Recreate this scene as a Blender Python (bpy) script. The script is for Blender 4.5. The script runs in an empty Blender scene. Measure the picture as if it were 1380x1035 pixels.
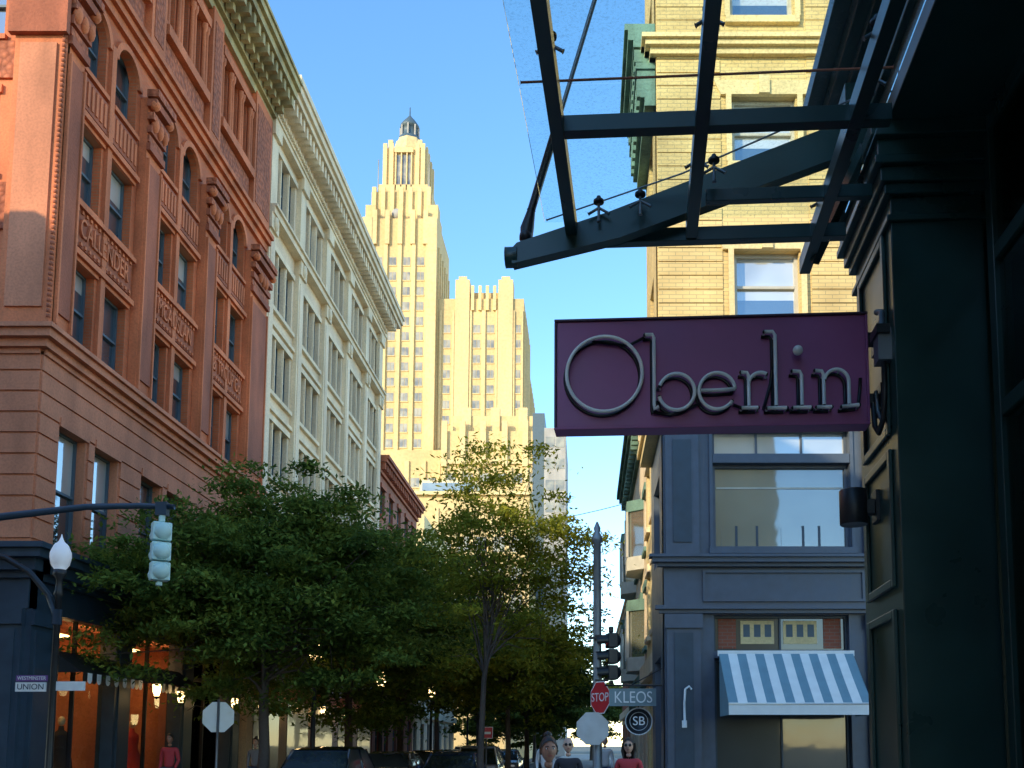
import bpy, math, random
import numpy as np
from mathutils import Vector, Matrix
random.seed(7)
sc=bpy.context.scene
R=math.radians
# ------------------------------------------------------------------ materials
def newmat(n):
    m=bpy.data.materials.new(n); m.use_nodes=True
    nt=m.node_tree; b=nt.nodes['Principled BSDF']; return m,nt,b
def L(nt,a,b): nt.links.new(a,b)
def stone(name,col,var=.18,rough=.85,scale=1.2,bump=.25,streak=True,fine=18,carve=0):
    m,nt,b=newmat(name); N=nt.nodes
    tc=N.new('ShaderNodeTexCoord'); n1=N.new('ShaderNodeTexNoise'); n1.inputs['Scale'].default_value=scale; n1.inputs['Detail'].default_value=5
    mp=N.new('ShaderNodeMapping'); mp.inputs['Scale'].default_value=(1,1,.35 if streak else 1)
    L(nt,tc.outputs['Object'],mp.inputs['Vector']); L(nt,mp.outputs['Vector'],n1.inputs['Vector'])
    n2=N.new('ShaderNodeTexNoise'); n2.inputs['Scale'].default_value=fine; n2.inputs['Detail'].default_value=3
    L(nt,tc.outputs['Object'],n2.inputs['Vector'])
    r=N.new('ShaderNodeValToRGB'); e=r.color_ramp.elements
    e[0].position=.3; e[1].position=.72
    e[0].color=(*[c*(1-var*1.6) for c in col],1); e[1].color=(*[min(1,c*(1+var)) for c in col],1)
    L(nt,n1.outputs['Fac'],r.inputs['Fac'])
    mx=N.new('ShaderNodeMixRGB'); mx.blend_type='MULTIPLY'; mx.inputs['Fac'].default_value=.35
    r2=N.new('ShaderNodeValToRGB'); r2.color_ramp.elements[0].position=.3; r2.color_ramp.elements[0].color=(.5,.5,.5,1); r2.color_ramp.elements[1].position=.6
    L(nt,n2.outputs['Fac'],r2.inputs['Fac'])
    L(nt,r.outputs['Color'],mx.inputs['Color1']); L(nt,r2.outputs['Color'],mx.inputs['Color2'])
    L(nt,mx.outputs['Color'],b.inputs['Base Color'])
    b.inputs['Roughness'].default_value=rough
    bp=N.new('ShaderNodeBump'); bp.inputs['Strength'].default_value=bump; bp.inputs['Distance'].default_value=.02
    L(nt,n2.outputs['Fac'],bp.inputs['Height'])
    if carve:   # carved foliage relief, with shade of the hollows painted into the colour
        vo=N.new('ShaderNodeTexVoronoi'); vo.inputs['Scale'].default_value=carve; L(nt,tc.outputs['Object'],vo.inputs['Vector'])
        b2=N.new('ShaderNodeBump'); b2.inputs['Strength'].default_value=.9; b2.inputs['Distance'].default_value=.05; b2.invert=True
        L(nt,vo.outputs['Distance'],b2.inputs['Height']); L(nt,bp.outputs['Normal'],b2.inputs['Normal']); L(nt,b2.outputs['Normal'],b.inputs['Normal'])
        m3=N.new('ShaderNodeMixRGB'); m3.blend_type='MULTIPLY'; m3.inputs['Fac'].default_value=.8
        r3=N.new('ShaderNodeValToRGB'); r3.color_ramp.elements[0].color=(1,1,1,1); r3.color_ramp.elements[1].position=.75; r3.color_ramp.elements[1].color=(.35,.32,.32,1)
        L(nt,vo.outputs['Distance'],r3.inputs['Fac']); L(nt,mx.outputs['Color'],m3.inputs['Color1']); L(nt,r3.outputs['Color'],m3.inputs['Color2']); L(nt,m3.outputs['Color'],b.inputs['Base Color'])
    else: L(nt,bp.outputs['Normal'],b.inputs['Normal'])
    return m
def brick(name,c1,c2,mortar,axis='x',bw=.22,bh=.075,msize=.008):
    m,nt,b=newmat(name); N=nt.nodes
    tc=N.new('ShaderNodeTexCoord'); sp=N.new('ShaderNodeSeparateXYZ'); cb=N.new('ShaderNodeCombineXYZ')
    L(nt,tc.outputs['Object'],sp.inputs[0])
    ad=N.new('ShaderNodeMath'); ad.operation='ADD'
    L(nt,sp.outputs['X'],ad.inputs[0]); L(nt,sp.outputs['Y'],ad.inputs[1])
    L(nt,ad.outputs[0],cb.inputs['X']); L(nt,sp.outputs['Z'],cb.inputs['Y'])
    bt=N.new('ShaderNodeTexBrick'); bt.inputs['Scale'].default_value=1; bt.inputs['Brick Width'].default_value=bw; bt.inputs['Row Height'].default_value=bh
    bt.inputs['Mortar Size'].default_value=msize; bt.inputs['Color1'].default_value=(*c1,1); bt.inputs['Color2'].default_value=(*c2,1); bt.inputs['Mortar'].default_value=(*mortar,1)
    L(nt,cb.outputs[0],bt.inputs['Vector'])
    n1=N.new('ShaderNodeTexNoise'); n1.inputs['Scale'].default_value=.7; n1.inputs['Detail'].default_value=5
    L(nt,tc.outputs['Object'],n1.inputs['Vector'])
    r=N.new('ShaderNodeValToRGB'); r.color_ramp.elements[0].position=.3; r.color_ramp.elements[0].color=(.66,.64,.64,1); r.color_ramp.elements[1].position=.7; r.color_ramp.elements[1].color=(1.0,1,1,1)
    L(nt,n1.outputs['Fac'],r.inputs['Fac'])
    mx=N.new('ShaderNodeMixRGB'); mx.blend_type='MULTIPLY'; mx.inputs['Fac'].default_value=1
    L(nt,bt.outputs['Color'],mx.inputs['Color1']); L(nt,r.outputs['Color'],mx.inputs['Color2'])
    L(nt,mx.outputs['Color'],b.inputs['Base Color']); b.inputs['Roughness'].default_value=.85
    bp=N.new('ShaderNodeBump'); bp.inputs['Strength'].default_value=.3; bp.inputs['Distance'].default_value=.01; bp.invert=True
    L(nt,bt.outputs['Fac'],bp.inputs['Height']); L(nt,bp.outputs['Normal'],b.inputs['Normal'])
    return m
def paint(name,col,rough=.45,var=.12,metal=0,scale=4,coat=0):
    m,nt,b=newmat(name); N=nt.nodes
    tc=N.new('ShaderNodeTexCoord'); n=N.new('ShaderNodeTexNoise'); n.inputs['Scale'].default_value=scale; n.inputs['Detail'].default_value=5
    L(nt,tc.outputs['Object'],n.inputs['Vector'])
    r=N.new('ShaderNodeValToRGB'); e=r.color_ramp.elements; e[0].position=.3; e[1].position=.7
    e[0].color=(*[c*(1-var) for c in col],1); e[1].color=(*[min(1,c*(1+var)) for c in col],1)
    L(nt,n.outputs['Fac'],r.inputs['Fac']); L(nt,r.outputs['Color'],b.inputs['Base Color'])
    mr=N.new('ShaderNodeMapRange'); mr.inputs['To Min'].default_value=max(.02,rough-.12); mr.inputs['To Max'].default_value=min(1,rough+.15)
    L(nt,n.outputs['Fac'],mr.inputs['Value']); L(nt,mr.outputs[0],b.inputs['Roughness'])
    b.inputs['Metallic'].default_value=metal; b.inputs['Coat Weight'].default_value=coat
    return m
def glass(name,col,refl=.3,rough=.04,var=.5,scale=.6,top=.75):
    m,nt,b=newmat(name); N=nt.nodes
    tc=N.new('ShaderNodeTexCoord'); n=N.new('ShaderNodeTexNoise'); n.inputs['Scale'].default_value=scale; n.inputs['Detail'].default_value=2
    L(nt,tc.outputs['Object'],n.inputs['Vector'])
    r=N.new('ShaderNodeValToRGB'); e=r.color_ramp.elements; e[0].position=.35; e[1].position=.65
    e[0].color=(*[c*(1-var) for c in col],1); e[1].color=(*[min(1,c*(1+var)) for c in col],1)
    L(nt,n.outputs['Fac'],r.inputs['Fac']); L(nt,r.outputs['Color'],b.inputs['Base Color'])
    b.inputs['Roughness'].default_value=.3
    g=N.new('ShaderNodeBsdfGlossy'); g.inputs['Roughness'].default_value=rough; g.inputs['Color'].default_value=(.9,.95,1,1)
    bp=N.new('ShaderNodeBump'); bp.inputs['Strength'].default_value=.06; bp.inputs['Distance'].default_value=.05
    n2=N.new('ShaderNodeTexNoise'); n2.inputs['Scale'].default_value=1.3; L(nt,tc.outputs['Object'],n2.inputs['Vector'])
    L(nt,n2.outputs['Fac'],bp.inputs['Height']); L(nt,bp.outputs['Normal'],g.inputs['Normal'])
    lw=N.new('ShaderNodeLayerWeight'); lw.inputs['Blend'].default_value=.5
    mr=N.new('ShaderNodeMapRange'); mr.inputs['To Min'].default_value=refl; mr.inputs['To Max'].default_value=top
    L(nt,lw.outputs['Fresnel'],mr.inputs['Value'])
    ms=N.new('ShaderNodeMixShader'); L(nt,mr.outputs[0],ms.inputs['Fac']); L(nt,b.outputs[0],ms.inputs[1]); L(nt,g.outputs[0],ms.inputs[2])
    L(nt,ms.outputs[0],N['Material Output'].inputs['Surface'])
    return m
def emis(name,col,s):
    m,nt,b=newmat(name); b.inputs['Base Color'].default_value=(*col,1); b.inputs['Emission Color'].default_value=(*col,1); b.inputs['Emission Strength'].default_value=s
    if s<1: m.cycles.emission_sampling='NONE'
    return m
def leafmat(name,c1,c2,c3,trans=.35):
    m,nt,b=newmat(name); N=nt.nodes
    geo=N.new('ShaderNodeNewGeometry'); tc=N.new('ShaderNodeTexCoord')
    n=N.new('ShaderNodeTexNoise'); n.inputs['Scale'].default_value=.9; n.inputs['Detail'].default_value=3; L(nt,tc.outputs['Object'],n.inputs['Vector'])
    ad=N.new('ShaderNodeMath'); ad.operation='MULTIPLY_ADD'; L(nt,geo.outputs['Random Per Island'],ad.inputs[0]); ad.inputs[1].default_value=.4
    sb=N.new('ShaderNodeMath'); sb.operation='MULTIPLY_ADD'; L(nt,n.outputs['Fac'],sb.inputs[0]); sb.inputs[1].default_value=1.7; sb.inputs[2].default_value=-.55
    L(nt,sb.outputs[0],ad.inputs[2])
    r=N.new('ShaderNodeValToRGB'); e=r.color_ramp.elements; e[0].position=.1; e[0].color=(*c1,1); e[1].position=.95; e[1].color=(*c3,1); k=e.new(.5); k.color=(*c2,1)
    L(nt,ad.outputs[0],r.inputs['Fac']); L(nt,r.outputs['Color'],b.inputs['Base Color']); b.inputs['Roughness'].default_value=.75; b.inputs['Specular IOR Level'].default_value=.12
    t=N.new('ShaderNodeBsdfTranslucent'); L(nt,r.outputs['Color'],t.inputs['Color'])
    ms=N.new('ShaderNodeMixShader'); ms.inputs['Fac'].default_value=trans; L(nt,b.outputs[0],ms.inputs[1]); L(nt,t.outputs[0],ms.inputs[2]); L(nt,ms.outputs[0],N['Material Output'].inputs['Surface'])
    return m

M={}
M['brick']=brick('orange_brick',(.70,.175,.060),(.59,.14,.046),(.48,.21,.11))
M['brown']=stone('brownstone',(.63,.235,.120),.2)
M['terra']=stone('terracotta',(.67,.20,.080),.24,bump=.5)
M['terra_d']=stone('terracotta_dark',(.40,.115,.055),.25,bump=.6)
M['carved']=stone('carved_terracotta',(.64,.19,.085),.2,bump=.5,carve=7)
M['corn']=stone('weathered_cornice',(.50,.41,.20),.28,bump=.4)
M['cream']=stone('cream_limestone',(.86,.69,.48),.14,scale=.7)
M['cream2']=stone('cream_trim',(.89,.72,.49),.14)
M['grayst']=stone('grey_panel',(.42,.40,.37),.12)
M['tower']=stone('tower_limestone',(.70,.52,.25),.10,scale=.15,fine=2)
M['tower2']=stone('tower_limestone_piers',(.74,.56,.28),.08,scale=.15,fine=2)
M['tan']=brick('tan_brick',(.84,.63,.27),(.76,.56,.23),(.5,.4,.2),bw=.3,bh=.09)
M['tan2']=stone('tan_limestone',(.84,.66,.33),.1)
M['copper']=stone('green_copper',(.15,.27,.22),.35,bump=.5)
M['redb']=brick('red_brick',(.42,.12,.06),(.34,.10,.055),(.3,.2,.15))
M['navy']=paint('navy_paint',(.072,.094,.130),.4,.12)
M['navyd']=paint('dark_navy_paint',(.030,.055,.082),.4,.15)
M['green']=paint('dark_green_paint',(.015,.050,.042),.30,.22,scale=3)
M['black']=paint('black_metal',(.014,.016,.018),.4,.2)
M['frame']=paint('window_frame_blue',(.07,.11,.14),.5,.1)
M['framew']=paint('window_frame_pale',(.5,.48,.40),.5,.1)
M['g']=glass('window_glass',(.03,.045,.06),.20,top=.8)
M['gd']=glass('window_glass_dull',(.035,.045,.05),.12,top=.40)
M['gs']=glass('shop_glass',(.03,.032,.03),.04,top=.25)
M['gl']=glass('window_glass_blinds',(.44,.46,.44),.2,var=.25)
M['gb']=glass('window_glass_shade',(.17,.18,.14),.12,var=.2,top=.5)
M['gt']=glass('tower_glass',(.24,.21,.13),.06,rough=.3,top=.3)
M['gback']=stone('pale_glass_backing',(.22,.36,.32),.25,scale=3)
M['asph']=stone('asphalt',(.05,.05,.052),.2,scale=.5,streak=False,fine=60)
M['pave']=stone('concrete_pavement',(.36,.34,.31),.15,scale=.6,streak=False,fine=40)
M['kerb']=stone('granite_kerb',(.38,.37,.36),.15)
M['white']=paint('white_paint',(.78,.78,.75),.5,.06)
M['yellow']=paint('yellow_paint',(.6,.42,.05),.6,.1)
M['ground']=stone('ground_far',(.15,.15,.12),.2,scale=.1,streak=False)
M['bark']=stone('bark',(.13,.10,.08),.3,bump=.8)
M['pole']=paint('galvanised_pole',(.22,.24,.25),.45,.1,.6)
M['alum']=paint('aluminium_back',(.55,.58,.57),.4,.08,.3)
M['red']=paint('sign_red',(.6,.02,.03),.4,.06)
M['teal']=paint('pale_teal_housing',(.5,.72,.68),.45,.1)
M['globe']=emis('lamp_globe',(.8,.82,.84),.15)
M['warm']=emis('warm_lamp',(1,.66,.28),7.0)
M['purple']=paint('purple_sign_paint',(.33,.085,.225),.42,.10,scale=2.5)
M['purpled']=paint('purple_sign_edge',(.06,.02,.045),.45,.1)
M['tube']=paint('neon_tube',(.86,.85,.80),.2,.05)
M['tubeb']=paint('blackout_and_shadow_tube',(.01,.01,.012),.3,.1)
M['blue_s']=paint('awning_blue',(.17,.29,.34),.8,.08)
M['white_s']=paint('awning_white',(.8,.8,.75),.8,.05)
M['vio']=paint('street_sign_violet',(.18,.08,.25),.4,.05)
M['kleos']=paint('kleos_board',(.18,.25,.26),.5,.1)
M['skin1']=paint('skin_brown',(.38,.19,.12),.5,.05)
M['skin2']=paint('skin_fair',(.6,.37,.27),.5,.05)
M['hair']=paint('dark_hair',(.02,.014,.01),.45,.2,scale=30)
M['cloth_b']=paint('cloth_dark',(.03,.03,.04),.9,.1)
M['cloth_g']=paint('cloth_grey',(.25,.25,.27),.9,.1)
M['cloth_w']=paint('cloth_white',(.7,.68,.66),.9,.05)
M['cloth_r']=paint('cloth_red',(.5,.05,.06),.9,.05)
M['jean']=paint('denim',(.05,.08,.15),.9,.1)
M['lip']=paint('lips',(.38,.12,.10),.5,.03)
M['eye']=paint('eye_white',(.7,.7,.68),.3,.02)
M['car_b']=paint('car_paint_black',(.015,.017,.02),.2,.02,.3,coat=1)
M['car_s']=paint('car_paint_silver',(.45,.47,.49),.25,.02,.6,coat=1)
M['car_w']=paint('car_paint_white',(.7,.7,.7),.25,.02,0,coat=1)
M['car_bl']=paint('car_paint_blue',(.03,.07,.16),.22,.02,.3,coat=1)
M['tyre']=paint('tyre_rubber',(.015,.015,.015),.8,.1)
M['tail']=emis('tail_lamp',(.5,.02,.02),.3)
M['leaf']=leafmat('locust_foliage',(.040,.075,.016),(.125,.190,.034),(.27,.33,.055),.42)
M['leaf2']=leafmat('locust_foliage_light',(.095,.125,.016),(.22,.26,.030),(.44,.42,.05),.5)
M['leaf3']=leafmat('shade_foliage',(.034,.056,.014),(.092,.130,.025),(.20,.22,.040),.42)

# ------------------------------------------------------------------ mesh builder
class MB:
    def __init__(s): s.v=[];s.f=[];s.m=[];s.ml=[];s.sm=[]
    def mi(s,k):
        if k not in s.ml: s.ml.append(k)
        return s.ml.index(k)
    def add(s,vs,fs,k,smooth=False):
        o=len(s.v); s.v+= [tuple(p) for p in vs]; i=s.mi(k)
        for f in fs: s.f.append(tuple(o+a for a in f)); s.m.append(i); s.sm.append(smooth)
    def box(s,x0,x1,y0,y1,z0,z1,k):
        if x0>x1:x0,x1=x1,x0
        if y0>y1:y0,y1=y1,y0
        if z0>z1:z0,z1=z1,z0
        s.add([(x0,y0,z0),(x1,y0,z0),(x1,y1,z0),(x0,y1,z0),(x0,y0,z1),(x1,y0,z1),(x1,y1,z1),(x0,y1,z1)],
              [(0,3,2,1),(4,5,6,7),(0,1,5,4),(1,2,6,5),(2,3,7,6),(3,0,4,7)],k)
    def tube(s,pts,r,k,n=10,cap=True,close=False):
        P=[Vector(p) for p in pts]; N=len(P)
        if not hasattr(r,'__len__'): r=[r]*N
        vs=[];up=None
        for i,p in enumerate(P):
            if close: t=(P[(i+1)%N]-P[i-1])
            else: t=(P[min(i+1,N-1)]-P[max(i-1,0)])
            t.normalize()
            if up is None:
                up=Vector((0,0,1)) if abs(t.z)<.9 else Vector((0,1,0))
            a=t.cross(up)
            if a.length<1e-4: a=t.cross(Vector((1,0,0)))
            a.normalize(); b=a.cross(t); b.normalize(); up=b
            for j in range(n):
                q=2*math.pi*j/n; vs.append(p+a*math.cos(q)*r[i]+b*math.sin(q)*r[i])
        fs=[]
        for i in range(N if close else N-1):
            for j in range(n):
                fs.append((i*n+j,i*n+(j+1)%n,((i+1)%N)*n+(j+1)%n,((i+1)%N)*n+j))
        if cap and not close: fs.append(tuple(range(n))); fs.append(tuple((N-1)*n+j for j in reversed(range(n))))
        s.add(vs,fs,k,True)
    def lathe(s,prof,c,k,n=20,axis='z',smooth=True):
        vs=[]
        for (r,h) in prof:
            for j in range(n):
                q=2*math.pi*j/n; a,b=r*math.cos(q),r*math.sin(q)
                vs.append((c[0]+a,c[1]+b,c[2]+h) if axis=='z' else ((c[0]+a,c[1]+h,c[2]+b) if axis=='y' else (c[0]+h,c[1]+a,c[2]+b)))
        fs=[(i*n+j,i*n+(j+1)%n,(i+1)*n+(j+1)%n,(i+1)*n+j) for i in range(len(prof)-1) for j in range(n)]
        fs+= [tuple(range(n)),tuple((len(prof)-1)*n+j for j in range(n))]
        s.add(vs,fs,k,smooth)
    def sphere(s,c,r,k,n=16):
        if not hasattr(r,'__len__'): r=(r,r,r)
        vs=[];m=n//2
        for i in range(m+1):
            a=math.pi*i/m
            for j in range(n):
                q=2*math.pi*j/n; vs.append((c[0]+r[0]*math.sin(a)*math.cos(q),c[1]+r[1]*math.sin(a)*math.sin(q),c[2]+r[2]*math.cos(a)))
        s.add(vs,[(i*n+j,(i+1)*n+j,(i+1)*n+(j+1)%n,i*n+(j+1)%n) for i in range(m) for j in range(n)],k,True)
    def prism(s,poly,d0,d1,k,plane='xz'):
        n=len(poly)
        if plane=='xz': vs=[(a,d0,b) for a,b in poly]+[(a,d1,b) for a,b in poly]
        elif plane=='yz': vs=[(d0,a,b) for a,b in poly]+[(d1,a,b) for a,b in poly]
        else: vs=[(a,b,d0) for a,b in poly]+[(a,b,d1) for a,b in poly]
        s.add(vs,[tuple(range(n)),tuple(reversed(range(n,2*n)))]+[(i,(i+1)%n,n+(i+1)%n,n+i) for i in range(n)],k)
    def finish(s,name,parent=None,rot=0,bevel=0,loc=(0,0,0)):
        me=bpy.data.meshes.new(name); me.from_pydata(s.v,[],s.f)
        for k in s.ml: me.materials.append(M[k])
        me.polygons.foreach_set('material_index',s.m); me.polygons.foreach_set('use_smooth',s.sm); me.update()
        o=bpy.data.objects.new(name,me); sc.collection.objects.link(o)
        if rot: o.rotation_euler.z=rot
        o.location=loc
        if parent: o.parent=parent
        if bevel:
            b=o.modifiers.new('bevel','BEVEL'); b.width=bevel; b.segments=2; b.limit_method='ANGLE'; b.angle_limit=R(50)
        return o
def empty(name,loc=(0,0,0),rot=0):
    o=bpy.data.objects.new(name,None); o.location=loc; o.rotation_euler.z=rot; sc.collection.objects.link(o); o.empty_display_size=.1; return o
def text(body,size,loc,rot,mat,ext=.01,parent=None,name='lettering',sx=1,align='CENTER'):
    c=bpy.data.curves.new(name,'FONT'); c.body=body; c.size=size; c.extrude=ext; c.align_x=align; c.align_y='CENTER'
    c.materials.append(M[mat]); o=bpy.data.objects.new(name,c); sc.collection.objects.link(o)
    o.location=loc; o.rotation_euler=rot; o.scale=(sx,1,1)
    if parent: o.parent=parent
    return o
class Face:
    """wall plane helper: s runs along the wall, z up, d outwards"""
    def __init__(f,mb,ax,p): f.mb=mb;f.ax=ax;f.p=p
    def box(f,s0,s1,z0,z1,d0,d1,k):
        a=f.ax
        if a=='x+': f.mb.box(f.p+d0,f.p+d1,s0,s1,z0,z1,k)
        elif a=='x-': f.mb.box(f.p-d0,f.p-d1,s0,s1,z0,z1,k)
        elif a=='y-': f.mb.box(s0,s1,f.p-d0,f.p-d1,z0,z1,k)
        else: f.mb.box(s0,s1,f.p+d0,f.p+d1,z0,z1,k)
    def pt(f,s,z,d):
        a=f.ax
        return {'x+':(f.p+d,s,z),'x-':(f.p-d,s,z),'y-':(s,f.p-d,z),'y+':(s,f.p+d,z)}[a]
    def poly(f,pts,d0,d1,k):
        n=len(pts); vs=[f.pt(s,z,d1) for s,z in pts]+[f.pt(s,z,d0) for s,z in pts]
        f.mb.add(vs,[tuple(range(n)),tuple(reversed(range(n,2*n)))]+[(i,(i+1)%n,n+(i+1)%n,n+i) for i in range(n)],k)
    def wall(f,s0,s1,z0,z1,rows,k,th=.35):
        z=z0
        for (za,zb,ops) in sorted(rows):
            if za>z: f.box(s0,s1,z,za,-th,0,k)
            s=s0
            for (a,b) in sorted(ops):
                if a>s: f.box(s,a,za,zb,-th,0,k)
                s=b
            if s<s1: f.box(s,s1,za,zb,-th,0,k)
            z=zb
        if z<z1: f.box(s0,s1,z,z1,-th,0,k)
    def win(f,s0,s1,z0,z1,g='g',fr='frame',rec=.2,w=.06,rail=True,mull=0,sill=None,arch=False,blind=0):
        f.box(s0,s1,z0,z1,-rec-.06,-rec-.03,g)
        f.box(s0,s0+w,z0,z1,-rec-.03,-rec+.04,fr); f.box(s1-w,s1,z0,z1,-rec-.03,-rec+.04,fr)
        f.box(s0+w,s1-w,z0,z0+w,-rec-.03,-rec+.04,fr); f.box(s0+w,s1-w,z1-w,z1,-rec-.03,-rec+.04,fr)
        zm=(z0+z1)/2
        if rail: f.box(s0+w,s1-w,zm-.03,zm+.03,-rec-.03,-rec+.05,fr)
        if blind: f.box(s0+w,s1-w,z1-w-(z1-z0)*blind,z1-w,-rec-.03,-rec-.022,'gl')
        for i in range(mull):
            c=s0+(s1-s0)*(i+1)/(mull+1); f.box(c-.02,c+.02,z0+w,z1-w,-rec-.03,-rec+.02,fr)
        if sill: f.box(s0-.08,s1+.08,z0-.12,z0,0.001,.1,sill)
    def arch(f,s0,s1,z0,z1,k,d0,d1,n=10):
        """solid fill between a semicircle springing at z0 and the top z1"""
        c=(s0+s1)/2;r=(s1-s0)/2
        P=[(c-r*math.cos(math.pi*i/n),z0+r*math.sin(math.pi*i/n)) for i in range(n+1)]
        for i in range(n):
            a,b=P[i],P[i+1]; f.poly([a,b,(b[0],z1),(a[0],z1)],d0,d1,k)

def glassm():
    m,nt,b=newmat('canopy_glass_sheet'); N=nt.nodes
    tr=N.new('ShaderNodeBsdfTransparent'); tr.inputs['Color'].default_value=(.93,.985,.975,1)
    g=N.new('ShaderNodeBsdfGlossy'); g.inputs['Roughness'].default_value=.03
    lw=N.new('ShaderNodeLayerWeight'); lw.inputs['Blend'].default_value=.04
    m1=N.new('ShaderNodeMixShader'); L(nt,lw.outputs['Fresnel'],m1.inputs['Fac']); L(nt,tr.outputs[0],m1.inputs[1]); L(nt,g.outputs[0],m1.inputs[2])
    tc=N.new('ShaderNodeTexCoord'); n=N.new('ShaderNodeTexNoise'); n.inputs['Scale'].default_value=90; n.inputs['Detail'].default_value=4; L(nt,tc.outputs['Object'],n.inputs['Vector'])
    r=N.new('ShaderNodeValToRGB'); r.color_ramp.elements[0].position=.52; r.color_ramp.elements[0].color=(.03,.03,.03,1); r.color_ramp.elements[1].position=.8; r.color_ramp.elements[1].color=(.26,.26,.26,1); L(nt,n.outputs['Fac'],r.inputs['Fac'])
    b.inputs['Base Color'].default_value=(.5,.55,.52,1)
    m2=N.new('ShaderNodeMixShader'); L(nt,r.outputs['Color'],m2.inputs['Fac']); L(nt,m1.outputs[0],m2.inputs[1]); L(nt,b.outputs[0],m2.inputs[2]); L(nt,m2.outputs[0],N['Material Output'].inputs['Surface'])
    M['cglass']=m
    for key,nm,tc_,gc_,bl in (('glz','restaurant_window_glass',(.5,.68,.62,1),(.7,.95,.88,1),.25),('gshop','display_window_glass',(.9,.9,.86,1),(.6,.7,.75,1),.08)):
        m,nt,b=newmat(nm); N=nt.nodes
        tr=N.new('ShaderNodeBsdfTransparent'); tr.inputs['Color'].default_value=tc_
        g=N.new('ShaderNodeBsdfGlossy'); g.inputs['Roughness'].default_value=.02; g.inputs['Color'].default_value=gc_
        m1=N.new('ShaderNodeMixShader'); lw=N.new('ShaderNodeLayerWeight'); lw.inputs['Blend'].default_value=bl; L(nt,lw.outputs['Fresnel'],m1.inputs['Fac']); L(nt,tr.outputs[0],m1.inputs[1]); L(nt,g.outputs[0],m1.inputs[2]); L(nt,m1.outputs[0],N['Material Output'].inputs['Surface'])
        M[key]=m
glassm()
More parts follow.
